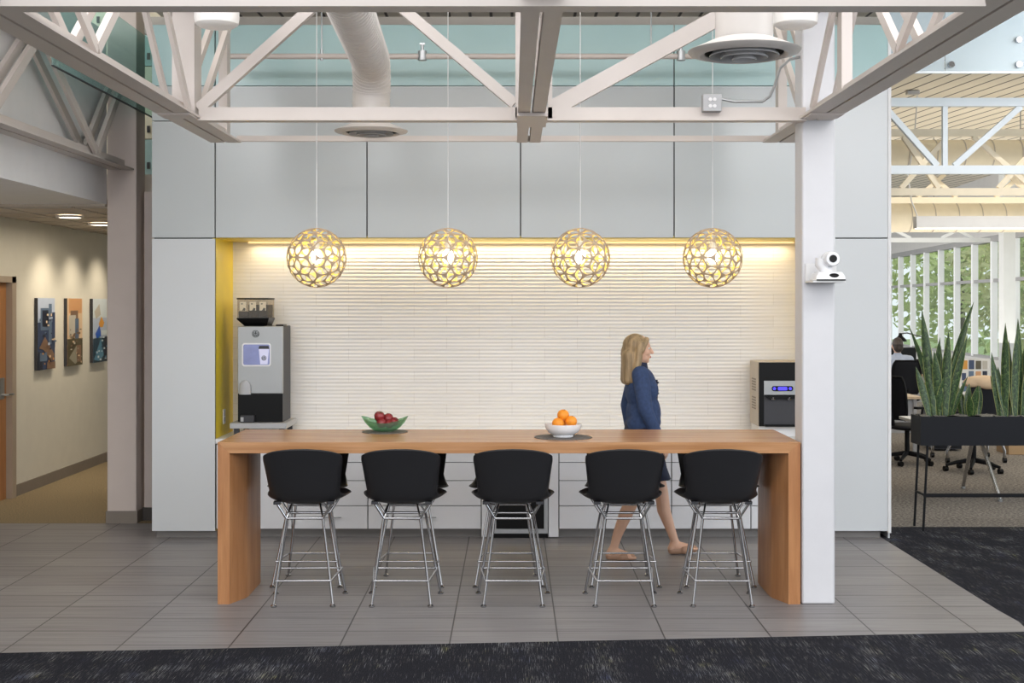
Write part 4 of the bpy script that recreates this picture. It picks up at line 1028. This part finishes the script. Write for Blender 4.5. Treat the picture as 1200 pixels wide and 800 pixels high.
def snake_plant(label, leaves, seed):
    """leaves: (base px, tip px, tip py, width m)"""
    rr = random.Random(seed); xs = [l[0] for l in leaves]; yb = 10.53
    t = thing('snake_plant', label, 'plant', (X(sum(xs) / len(xs), yb), yb, pz1), 'snake plants in the black planter')
    for bx, tx, ty_, w in leaves:
        yy = yb + rr.uniform(-.07, .07); b = Vector((X(bx, yy), yy, pz1 - .02)); tip = at(tx, ty_, yy); tip.y += rr.uniform(-.06, .06)
        mid = b.lerp(tip, .5) + Vector(((b.x - tip.x) * .16, rr.uniform(-.02, .02), 0)); ang = rr.uniform(-.6, .6); sd = Vector((math.cos(ang), math.sin(ang), 0)); nr = Vector((-math.sin(ang), math.cos(ang), 0))
        n = 14; mb = MB(); mb.uv = []; vs = []; tw = rr.uniform(-.5, .5)
        for i in range(n + 1):
            s = i / n; p = b * (1 - s) ** 2 + mid * 2 * s * (1 - s) + tip * s * s
            ww = w * .95 * (.55 + .45 * min(1, s / .35)) * (1 if s < .55 else max(.02, 1 - ((s - .55) / .45) ** 1.7)) / 2
            a2 = ang + tw * s; sd = Vector((math.cos(a2), math.sin(a2), 0)); nr = Vector((-math.sin(a2), math.cos(a2), 0))
            for u in (-1, -.5, 0, .5, 1): vs.append(p + sd * ww * u + nr * ww * .35 * u * u); mb.uv.append(((u + 1) / 2, s))
        mb.add(vs, [(i * 5 + j, i * 5 + j + 1, i * 5 + j + 6, i * 5 + j + 5) for i in range(n) for j in range(4)])
        mb.build('leaf', M['leaf'], t, fix=False, ang=180)
snake_plant('tall bushy snake plant at the left end of the black planter', [(1094, 1082, 362, .085), (1098, 1066, 382, .062), (1104, 1141, 353, .075), (1096, 1100, 395, .075), (1108, 1112, 388, .08), (1112, 1131, 393, .07), (1102, 1093, 410, .08), (1090, 1075, 430, .07), (1114, 1126, 430, .07), (1107, 1105, 405, .08), (1099, 1087, 440, .08), (1111, 1120, 405, .07), (1104, 1112, 420, .075), (1093, 1082, 400, .06), (1100, 1104, 440, .09), (1116, 1134, 440, .05)], 1)
snake_plant('short young snake plant between the two tall ones', [(1128, 1125, 452, .075), (1134, 1137, 449, .07), (1140, 1144, 451, .07), (1146, 1151, 452, .075), (1137, 1133, 462, .06), (1143, 1139, 466, .055)], 2)
snake_plant('tall snake plant at the right edge of the view', [(1172, 1162, 412, .07), (1178, 1175, 378, .07), (1184, 1182, 398, .075), (1190, 1194, 380, .07), (1196, 1190, 372, .07), (1180, 1168, 425, .07), (1187, 1200, 415, .075), (1193, 1205, 400, .07), (1176, 1160, 440, .06), (1199, 1212, 390, .07), (1183, 1179, 435, .08), (1191, 1188, 425, .075), (1204, 1214, 405, .07), (1174, 1172, 430, .07)], 3)

# desks
def desk(label, xa, xb, ya, yb, z=.73, panel=True):
    t = thing('office_desk', label, 'desk', ((xa + xb) / 2, (ya + yb) / 2, 0), 'office desks')
    B((xa, ya, z - .03), (xb, yb, z)).build('desktop', M['deskwood'], t, bevel=.003)
    if panel: B((xa + .05, ya + .08, .28), (xb - .05, ya + .10, z - .03)).build('modesty_panel', M['lgrey'], t)
    for sx in (xa + .05, xb - .09):
        for sy in (ya + .05, yb - .09): B((sx, sy, 0), (sx + .04, sy + .04, z - .03)).build('leg', M['lgrey'], t)
desk('pale wood desk behind the black office chair', 4.4, 5.0, 15.6, 17.6)
desk('pale wood desk farther back under the monitors', 5.2, 7.6, 20.6, 21.6)
t = thing('folding_table', 'white table with chrome splayed legs behind the planter', 'table', (4.55, 12.5, 0))
B((3.9, 12.1, .70), (6.4, 12.9, .73)).build('tabletop', M['white'], t, bevel=.003)
for xx in (X(1152, 12.3), 6.0):
    mb = MB(); mb.tube([(xx, 12.5, .70), (xx - .0, 12.5, .66)], .03); mb.build('bracket', M['brushed'], t)
    for yy, dxx in ((12.05, .07), (12.9, .02)):
        MB().tube([(xx, 12.5, .68), (xx + dxx, yy, .02)], [.022, .017], 12).build('leg', M['chrome'], t)
    for yy, dxx in ((12.05, .07), (12.9, .02)): MB().lathe([(.001, 0), (.022, 0), (.022, .02), (.001, .02)], (xx + dxx, yy, 0), 14).build('foot', M['brushed'], t)
# office chairs
def make_chair():
    t = thing('office_chair', '', 'office chair', (0, 0, 0), 'black office chairs')
    s = MB(); s.ell((0, 0, .435), (.25, .25, .045), 24, 10); s.build('seat', M['mesh'], t)
    rows = []
    for i in range(13):
        v = i / 12; w = .21 * (1 - .25 * (2 * v - 1) ** 4) ; z = .52 + .50 * v
        rows.append([(w * u, -.22 - .05 * v + .05 * u * u, z) for u in [-1 + 2 * k / 10 for k in range(11)]])
    mb = MB(); mb.rings(rows, cap=False, closed=False); o = mb.build('backrest', M['mesh'], t, ang=180); m = o.modifiers.new('thickness', 'SOLIDIFY'); m.thickness = .025
    fr = MB(); edge = [Vector(r[0]) for r in rows] + [Vector(p) for p in rows[-1][1:-1]] + [Vector(r[-1]) for r in rows[::-1]]; fr.tube(edge, .014, 8); fr.build('back_frame', M['blackmatte'], t)
    MB().tube([(0, -.24, .60), (0, -.2, .45), (0, -.05, .42)], .025, 10).build('back_support', M['blackmatte'], t)
    MB().tube([(0, 0, .44), (0, 0, .12)], .028, 14).build('gas_lift', M['blackmatte'], t)
    bs = MB(); cs = []
    for k in range(5):
        a = 2 * PI * k / 5 + .3; e = Vector((math.cos(a) * .30, math.sin(a) * .30, .07)); bs.tube([(0, 0, .13), e * .6 + Vector((0, 0, .06)), e], [.028, .022, .016], 10)
    bo = bs.build('star_base', M['blackmatte'], t)
    for k in range(5):
        a = 2 * PI * k / 5 + .3; e = (math.cos(a) * .30, math.sin(a) * .30, .03); MB().lathe([(.001, -.022), (.03, -.022), (.03, .022), (.001, .022)], e, 16, axis='x').build('caster', M['black'], bo)
    for s_ in (-1, 1):
        mb = MB(); mb.tube([(s_ * .24, -.05, .46), (s_ * .28, -.04, .56), (s_ * .28, -.02, .66)], .014, 10); mb.box((s_ * .28 - .035, -.12, .66), (s_ * .28 + .035, .13, .685)); mb.build('armrest', M['blackmatte'], t)
    return t
ch = make_chair(); ch.location = (X(1058, 14.9) + .05, 14.9, 0); ch.rotation_euler.z = -1.15; ch['label'] = 'black office chair beside the white wall edge, in front of the wooden desk'
c2 = copy_tree(ch); c2.location = (X(1141, 14.2), 14.2, 0); c2.rotation_euler.z = .2; c2['label'] = 'black office chair with a tan cloth over it, behind the planter'
c3 = copy_tree(ch); c3.location = (X(1058, 19.2), 19.2, 0); c3.rotation_euler.z = -.05; c3['label'] = 'black mesh chair occupied by the seated person'
# chrome leg cantilever chair bases seen under the planter
t = thing('mobile_table', 'white mobile table with curved chrome legs on black castors', 'table', (X(1137, 15.2), 15.2, 0))
yy = 15.2; B((X(1098, yy), yy - .3, .70), (X(1180, yy), yy + .4, .73)).build('tabletop', M['white'], t, bevel=.003)
for px, ex in ((1113, 1103), (1160, 1169)):
    for y_ in (yy - .22, yy + .32):
        l = MB().tube([(X(px + (12 if px < 1130 else -12), yy), y_, .34), (X(px, yy), y_, .32), (X((px + ex) / 2, yy), y_, .25), (X(ex, yy), y_, .14), (X(ex, yy), y_, .06)], .017, 10).build('leg', M['chrome'], t)
        MB().lathe([(.001, -.018), (.032, -.018), (.032, .018), (.001, .018)], (X(ex, yy), y_, .032), 16, axis='x').build('castor', M['black'], l)
mb = MB(); mb.box((X(1135, yy) - .04, yy - .25, .30), (X(1135, yy) + .04, yy + .35, .36)); mb.box((X(1135, yy) - .05, yy - .02, .36), (X(1135, yy) + .05, yy + .08, .70)); mb.build('pedestal', M['white'], t)
# tan cloth on chair
cl = MB(); cx_ = X(1141, 14.2)
cl.ell((cx_, 14.2 - .27, 1.03), (.20, .06, .055), 24, 12); cl.ell((cx_ + .06, 14.2 - .29, 1.0), (.15, .06, .07), 20, 10); cl.ell((cx_ - .12, 14.2 - .27, 1.0), (.10, .05, .05), 20, 10)
t = thing('folded_cloth', 'tan folded cloth lying over the top of the office chair', 'cloth', (cx_, 13.93, .95)); remeshed(cl, 'cloth', M['tan'], t, .012, 4)
# monitors
def monitor(label, px, py, yy, w, h, base):
    x, z = X(px, yy), Z(py, yy); t = thing('computer_monitor', label, 'monitor', (x, yy, base), 'office monitors')
    B((x - w / 2, yy, z - h / 2), (x + w / 2, yy + .03, z + h / 2)).build('panel', M['black'], t, bevel=.004)
    base += .0015
    MB().box((x - .03, yy + .03, base), (x + .03, yy + .06, z)).box((x - .11, yy - .05, base), (x + .11, yy + .12, base + .012)).build('stand', M['dkgrey'], t)
monitor('black monitor in front of the seated person', 1058, 417, 20.9, .44, .28, .73)
monitor('black monitor to the right of the seated person', 1078, 430, 20.7, .40, .26, .73)
# desk lamp with black cone shade
lx, ly = X(1055, 21.0), 21.0
t = thing('desk_lamp', 'black cone shaded desk lamp above the seated person', 'lamp', (X(1086, ly), ly, .73))
MB().lathe([(.11, 0), (.09, .04), (.035, .09), (.02, .14), (.001, .14)], (lx, ly, Z(400, ly)), 24, cap=False).build('lamp_shade', M['black'], t)
mb = MB(); mb.tube([(lx, ly, Z(391, ly)), (X(1063, ly), ly, Z(390, ly)), (X(1085, ly), ly, Z(396, ly)), (X(1087, ly), ly, .73)], .011, 8); mb.build('arm', M['dkgrey'], t)
MB().lathe([(.001, 0), (.1, 0), (.1, .02), (.001, .02)], (X(1087, ly), ly, .73), 20).build('base', M['dkgrey'], t)
# pin board with photos
t = thing('pin_board', 'pale pin board covered in small photographs behind the plants', 'pin board', (X(1142, 18.5), 18.5, 0))
yb_ = 18.5; B((X(1116, yb_), yb_, Z(462, yb_)), (X(1160, yb_), yb_ + .03, Z(420, yb_))).build('board', M['paper'], t)
for px in (1118, 1158): B((X(px, yb_) - .02, yb_ + .03, 0), (X(px, yb_) + .02, yb_ + .06, Z(422, yb_))).build('post', M['lgrey'], t)
r3 = random.Random(11)
for i in range(5):
    for j in range(3):
        x = X(1119, yb_) + i * .10; z = Z(460, yb_) + .02 + j * .16; hh = .10 + r3.random() * .05
        B((x, yb_ - .004, z), (x + .05 + r3.random() * .035, yb_, z + hh)).build('photograph', PIC[r3.randrange(len(PIC))], t)
for lab, px, py, w, d, h, yy, mk in (('white paper stack on the wooden desk beside the chair', 1052, 0, .25, .3, .05, 16.1, 'paper'), ('crumpled pale bundle on the wooden desk', 1076, 0, .22, .25, .09, 16.6, 'tan')):
    x = 4.45 + (.0 if mk == 'paper' else .15) + .1; b = MB().rings([fr_(x, x + w, yy, yy + d, .73), fr_(x + .01, x + w - .01, yy + .01, yy + d - .01, .73 + h * .6), fr_(x + .04, x + w - .05, yy + .04, yy + d - .04, .73 + h)])
    tag(b.build('paper_stack' if mk == 'paper' else 'cloth_bundle', M[mk], bevel=.01), lab, 'papers' if mk == 'paper' else 'cloth')
tag(B((X(1182, 15.8), 15.8, 0), (X(1182, 15.8) + .55, 16.2, .16)).build('cardboard_box', M['card'], bevel=.004), 'low tan cardboard box on the office floor behind the planter', 'box')
t = thing('drawer_pedestal', 'dark drawer pedestal on the floor behind the planter', 'drawer unit', (X(1113, 16.3), 16.3, 0))
B((X(1095, 16.2), 16.2, .02), (X(1127, 16.2), 16.7, .55)).build('body', M['dkgrey'], t, bevel=.004)
for k in range(3): B((X(1095, 16.2) + .01, 16.185, .04 + k * .17), (X(1127, 16.2) - .01, 16.2, .19 + k * .17)).build('drawer', M['blacksteel'], t)
# seated person, back to us
O2 = Vector((X(1052, 19.35), 19.36, .0)); O = O2
pr = thing('person', 'person in a light blue shirt seated with back turned in the open office', 'person', O2)
bd = MB()
bd.ell(W(0, .02, 1.235), (.075, .095, .11)); bd.cone(W(0, 0, 1.14), .05, W(0, -.01, 1.05), .055); bd.ell(W(0, 0, .86), (.15, .11, .22)); bd.ell(W(0, 0, .58), (.16, .12, .12))
bd.cone(W(0, .11, 1.23), .014, W(0, .125, 1.21), .012)
for s in (-1, 1):
    bd.ell(W(s * .076, .02, 1.22), (.009, .018, .03), 10, 8)
    bd.cone(W(s * .09, .02, .56), .085, W(s * .11, .43, .54), .06); bd.cone(W(s * .11, .43, .54), .058, W(s * .11, .40, .10), .035); bd.cone(W(s * .11, .38, .05), .035, W(s * .11, .55, .035), .03)
    bd.cone(W(s * .18, 0, 1.02), .05, W(s * .23, .10, .80), .042); bd.cone(W(s * .23, .10, .80), .04, W(s * .16, .36, .77), .028); hand(bd, W(s * .16, .37, .77), (-s * .2, 1, 0), (-s, 0, 0), 1.0, .3)
remeshed(bd, 'body', M['skin'], pr, .009, 3)
hb = MB(); hb.ell(W(0, -.008, 1.262), (.082, .10, .098)); hb.ell(W(0, -.05, 1.20), (.072, .055, .07)); remeshed(hb, 'hair', M['hair_dk'], pr, .01, 3)
sh = MB(); sh.ell(W(0, -.005, .86), (.175, .13, .25)); sh.cone(W(-.13, -.005, 1.03), .065, W(.13, -.005, 1.03), .065); sh.ell(W(0, 0, .68), (.17, .13, .13)); sh.cone(W(0, -.008, 1.04), .07, W(0, -.004, 1.09), .062)
for s in (-1, 1): sh.cone(W(s * .18, 0, 1.02), .068, W(s * .23, .10, .80), .055); sh.cone(W(s * .23, .10, .80), .055, W(s * .175, .30, .775), .042)
remeshed(sh, 'shirt', M['shirt'], pr, .012, 3)
tr_ = MB()
for s in (-1, 1): tr_.cone(W(s * .09, .02, .585), .10, W(s * .11, .43, .545), .072); tr_.cone(W(s * .11, .43, .545), .07, W(s * .11, .40, .12), .05)
remeshed(tr_, 'trousers', M['navy'], pr, .014, 2)

# linear pendant + ducts in the office
yy = 14.15
t = thing('linear_pendant', 'long white linear pendant light over the office', 'pendant lamp', (X(1200, yy), yy, Z(268, yy)))
B((X(1074, yy), yy, Z(267, yy)), (7.6, yy + .12, Z(253, yy))).build('housing', M['white'], t, bevel=.004)
B((X(1074, yy) + .02, yy + .015, Z(268, yy)), (7.58, yy + .105, Z(267, yy))).build('diffuser', M['lens'], t)
MB().tube([at(1075, 253, yy + .05), at(1068, 235, yy + .05), at(1064, 205, yy + .05), at(1071, 170, yy + .05), at(1075, 112, yy + .05)], .008, 8).build('cord', M['cord'], t)
MB().tube([(7.2, yy + .06, Z(253, yy)), (7.2, yy + .06, 4.2)], .005, 8).build('cord', M['cord'], t)
for lab, y_, py, r in (('upper cream round duct crossing the office', 14.6, 181, .165), ('lower cream round duct crossing the office', 17.6, 255, .20)):
    z = Z(py, y_); t = thing('air_duct', lab, 'duct', (6, y_, z - r), 'cream office ducts')
    MB().tube([(3.05, y_, z), (7.85, y_, z)], r, 28).build('duct', M['duct_cream'], t)
    mb = MB()
    for k in range(15): mb.tube([(3.2 + .32 * k, y_, z), (3.212 + .32 * k, y_, z)], r + .006, 28)
    mb.build('duct_seam', M['beige'], t)
    for hx in (4.2, 5.8, 7.4): MB().tube([(hx, y_, z + r - .01), (hx, y_, 4.203)], .008, 8).build('hanger_rod', M['lgrey'], t)
# projector-like wire light reflected: small grey track head
t = thing('track_light', 'small grey fitting hanging under the cream deck at right', 'light fitting', at(1072, 110, 14.0))
MB().box(at(1064, 110, 14.0), at(1078, 106, 14.0) + Vector((0, .08, 0))).build('housing', M['lgrey'], t)
MB().tube([at(1075, 106, 14.04), Vector((at(1075, 106, 14.04).x, 14.04, 4.203))], .008).build('stem', M['lgrey'], t)

# clear glass guard above the office opening with round stand-offs
t = thing('glass_guard', 'clear glass guard with round steel stand-offs at the upper right', 'glass panel', (5.0, 10.25, Z(85, 10.25)))
yg = 10.25
B((3.02, yg, Z(84, yg)), (X(1107, yg), yg + .012, 4.202)).build('glass_pane', M['glass_reflection'], t)
B((X(1108, yg), yg, Z(84, yg)), (5.2, yg + .012, 4.202)).build('glass_pane', M['glass_reflection'], t)
B((3.02, yg - .005, Z(86, yg)), (5.2, yg + .018, Z(83.5, yg))).build('edge_channel', M['steel_pale'], t)
for px, py in ((1114, 76), (1193, 47), (1193, 76)): MB().lathe([(.001, -.03), (.024, -.03), (.028, -.02), (.028, 0), (.001, 0)], (X(px, yg), yg, Z(py, yg)), 20, axis='y').build('standoff', M['chrome'], t)

# ---- window wall of the office (runs almost along Y)
wa, wb2 = Vector((8.35, 18.0, 0)), Vector((9.75, 36.0, 0)); dv = (wb2 - wa); Lw = dv.length; dv.normalize(); nv = Vector((dv.y, -dv.x, 0))
win = struct(thing('window_1', '', '', wa)); win.pop('category'); win['label'] = 'tall office window wall with white fins'
sill, head, mid = .88, 3.0, 2.29
def wp(s, z, o=0): p = wa + dv * s + nv * o; return Vector((p.x, p.y, z))
mb = MB()
mb.beam(wp(0, head + .05), wp(Lw, head + .05), .12, .12, nv); mb.beam(wp(0, mid), wp(Lw, mid), .10, .06, nv); mb.beam(wp(0, sill), wp(Lw, sill), .12, .06, nv); mb.build('window_frame', M['lgrey'], win)
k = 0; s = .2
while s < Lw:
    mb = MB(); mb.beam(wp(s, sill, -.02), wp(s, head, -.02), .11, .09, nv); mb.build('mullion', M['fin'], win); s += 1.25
MB().add([wp(0, sill, .05), wp(Lw, sill, .05), wp(Lw, head, .05), wp(0, head, .05)], [(0, 1, 2, 3)]).build('glass_pane', M['glass'], win)
MB().beam(wp(0, .43), wp(Lw, .43), .15, .86, nv).build('sill_panel', M['white'], win)
struct(MB().beam(wp(-14, 3.65), wp(Lw, 3.65), .15, 1.1, nv).build('wall_right', M['white'], origin=(0, 0, 0)), 'white wall above the office windows')
wf = struct(thing('window_2', '', '', (6, 36.5, 0))); wf.pop('category'); wf['label'] = 'far office window'
mb = MB(); 
for x in [3 + .9 * i for i in range(9)]: mb.box((x, 36.4, .85), (x + .16, 36.6, 3.0))
mb.box((2.9, 36.4, 2.25), (10.4, 36.6, 2.33)); mb.box((2.9, 36.4, .8), (10.4, 36.6, .88)); mb.box((2.9, 36.4, 3.0), (10.4, 36.6, 3.1)); mb.build('window_frame', M['white'], wf)
MB().quad((2.9, 36.55, .85), (10.4, 36.55, .85), (10.4, 36.55, 3.0), (2.9, 36.55, 3.0)).build('glass_pane', M['glass'], wf)
B((2.9, 36.4, 0), (10.4, 36.6, .85)).build('sill_panel', M['white'], wf)
struct(B((2.9, 36.4, 3.1), (10.4, 36.6, 4.2)).build('wall_far', M['white'], origin=(0, 0, 0)))
tc = thing('office_column', 'white steel column in front of the office windows at right', 'column', (X(1181, 20), 20, 0))
B((X(1176, 20), 20, 0), (X(1190, 20), 20.2, 4.2)).build('shaft', M['steel_pale'], tc)

# outside
struct(B((8.0, 10, -.35), (60, 80, -.3)).build('ground_outside', M['grass'], origin=(0, 0, 0)), 'lawn outside the office windows')
def tree(label, x, y, h, r, mat, seed):
    rr = random.Random(seed); t = thing('tree', label, 'tree', (x, y, -.3), 'trees outside the office windows')
    MB().tube([(x, y, -.3), (x + .1, y, h * .35), (x - .1, y + .1, h * .75)], [.16, .12, .05], 10).build('trunk', M['bark'], t)
    mb = MB(); vs = []; fs = []
    for i in range(3200):
        d = Vector((rr.gauss(0, 1), rr.gauss(0, 1), rr.gauss(0, 1))).normalized() * (rr.random() ** .45)
        p = Vector((x + d.x * r, y + d.y * r, h * .55 + d.z * h * .5)); a = Vector((rr.gauss(0, 1), rr.gauss(0, 1), rr.gauss(0, 1))).normalized(); b = a.orthogonal().normalized(); s = rr.uniform(.10, .22)
        o = len(vs); vs += [p - a * s, p + b * s * .5, p + a * s, p - b * s * .5]; fs.append((o, o + 1, o + 2, o + 3))
    mb.add(vs, fs); mb.build('foliage', mat, t, fix=False)
for i, (x, y, h, r, m, lab) in enumerate((
    (12.6, 23.5, 4.6, 2.0, 'foliage2', 'yellow green tree nearest, right of the tall window fin'), (13.2, 28.5, 5.5, 2.4, 'foliage', 'mid green tree outside, behind the tall plant leaves'),
    (14.0, 33.5, 6.0, 2.5, 'foliage2', 'pale tree outside, farther back along the windows'), (13.6, 39.0, 6.0, 2.6, 'foliage', 'green tree outside at the far end of the window wall'), (10.0, 44.0, 6.0, 2.6, 'foliage2', 'pale tree beyond the far window'), (12.8, 19.6, 4.4, 1.7, 'foliage', 'green tree outside at the right edge of the view'))):
    tree(lab, x, y, h, r, M[m], 20 + i)

# ================================================================== LIGHT
w = bpy.data.worlds.new('sky'); bpy.context.scene.world = w; w.use_nodes = True
bg = w.node_tree.nodes['Background']
tcw = w.node_tree.nodes.new('ShaderNodeTexCoord'); sxw = w.node_tree.nodes.new('ShaderNodeSeparateXYZ'); w.node_tree.links.new(tcw.outputs['Generated'], sxw.inputs[0])
cw = ramp(w.node_tree, sxw.outputs[2], [(.0, (.80, .82, .84, 1)), (.5, (.95, .98, 1.0, 1))]); w.node_tree.links.new(cw, bg.inputs['Color']); bg.inputs['Strength'].default_value = 1.35
def area(name, loc, target, sx, sy, power, col):
    l = bpy.data.lights.new(name, 'AREA'); l.shape = 'RECTANGLE'; l.size = sx; l.size_y = sy; l.energy = power; l.color = col
    o = bpy.data.objects.new(name, l); C.objects.link(o); o.location = loc; o.rotation_euler = (Vector(target) - Vector(loc)).to_track_quat('-Z', 'Y').to_euler(); return o
area('alcove_led_light', (.07, BY - .075, AT - .03), (.07, BY - .055, 0), 4.5, .03, 12, (1, .80, .50))
area('window_daylight', (9.5, 3.5, 3.4), (0, 9.5, 1.2), 5, 3, 270, (.76, .88, 1))
area('front_fill_light', (-.5, -4.0, 4.4), (-.3, 9.5, 1.6), 14, 4, 470, (.98, .98, 1))  # unseen fill added behind the camera to brighten the whole hall
area('hall_fill_light', (0, 5.5, 4.1), (0, 10.2, .6), 9, .9, 190, (.98, .98, 1))  # added fill aimed at the kitchenette wall, stands for no fitting
area('table_fill_light', (0, 8.2, 4.15), (0, 8.2, 0), 5, 1.2, 22, (1, .97, .93))  # added downward fill over the bar table
area('mezzanine_fill_light', (-4.6, 10.6, 4.9), (-3.4, 11.8, 3.6), 1.5, 1.0, 20, (.95, 1, 1))  # added to lighten the dark space behind the left truss
area('office_light', (6.0, 14.0, 3.4), (6.0, 14.0, 0), 4, 5, 60, (1, .93, .82))
area('office_ceiling_fill', (6.2, 17.0, 1.25), (6.2, 17.0, 5), 4, 8, 130, (1, .93, .82))  # invented upward fill at desk height, brightens the office deck and trusses
area('office_truss_fill', (5.6, 9.2, 3.9), (5.0, 12.5, 2.9), 3, .6, 38, (.93, .97, 1))  # added to brighten the faces of the nearest office truss
area('office_far_light', (6.5, 26.0, 3.4), (6.5, 26, 0), 3, 10, 90, (1, .97, .92))
for i, y_ in enumerate((13.1, 13.95, 14.8)):
    l = bpy.data.lights.new('picture_spot', 'SPOT'); l.energy = 38; l.spot_size = 1.7; l.spot_blend = 1.0; l.color = (1, .86, .66); l.shadow_soft_size = .06
    o = bpy.data.objects.new('picture_spot', l); C.objects.link(o); o.location = (-4.25, y_, 2.62); o.rotation_euler = (Vector((-4.8, y_, 1.2)) - Vector((-4.25, y_, 2.62))).to_track_quat('-Z', 'Y').to_euler()
area('corridor_light', (-4.0, 12.4, 2.6), (-4.0, 12.4, 0), .6, 2.2, 14, (1, .86, .66))
for px in (371, 525, 680, 835):
    l = bpy.data.lights.new('pendant_light', 'POINT'); l.energy = 3.2; l.color = (1, .84, .55); l.shadow_soft_size = .05
    o = bpy.data.objects.new('pendant_light', l); C.objects.link(o); o.location = (X(px, 8.31), 8.31, Z(302, 8.31) + .01)

# ================================================================== CAMERA
cam = bpy.data.cameras.new('camera'); co = bpy.data.objects.new('camera', cam); C.objects.link(co)
co.location = (0, 0, EYE); co.rotation_euler = (PI / 2, 0, 0); cam.sensor_width = 36; cam.lens = 36 * F / 1200; cam.shift_y = -(400 - HZ) / 1200; cam.clip_end = 200
sc = bpy.context.scene; sc.camera = co
sc.view_settings.view_transform = 'Standard'; sc.view_settings.look = 'None'; sc.view_settings.exposure = 0
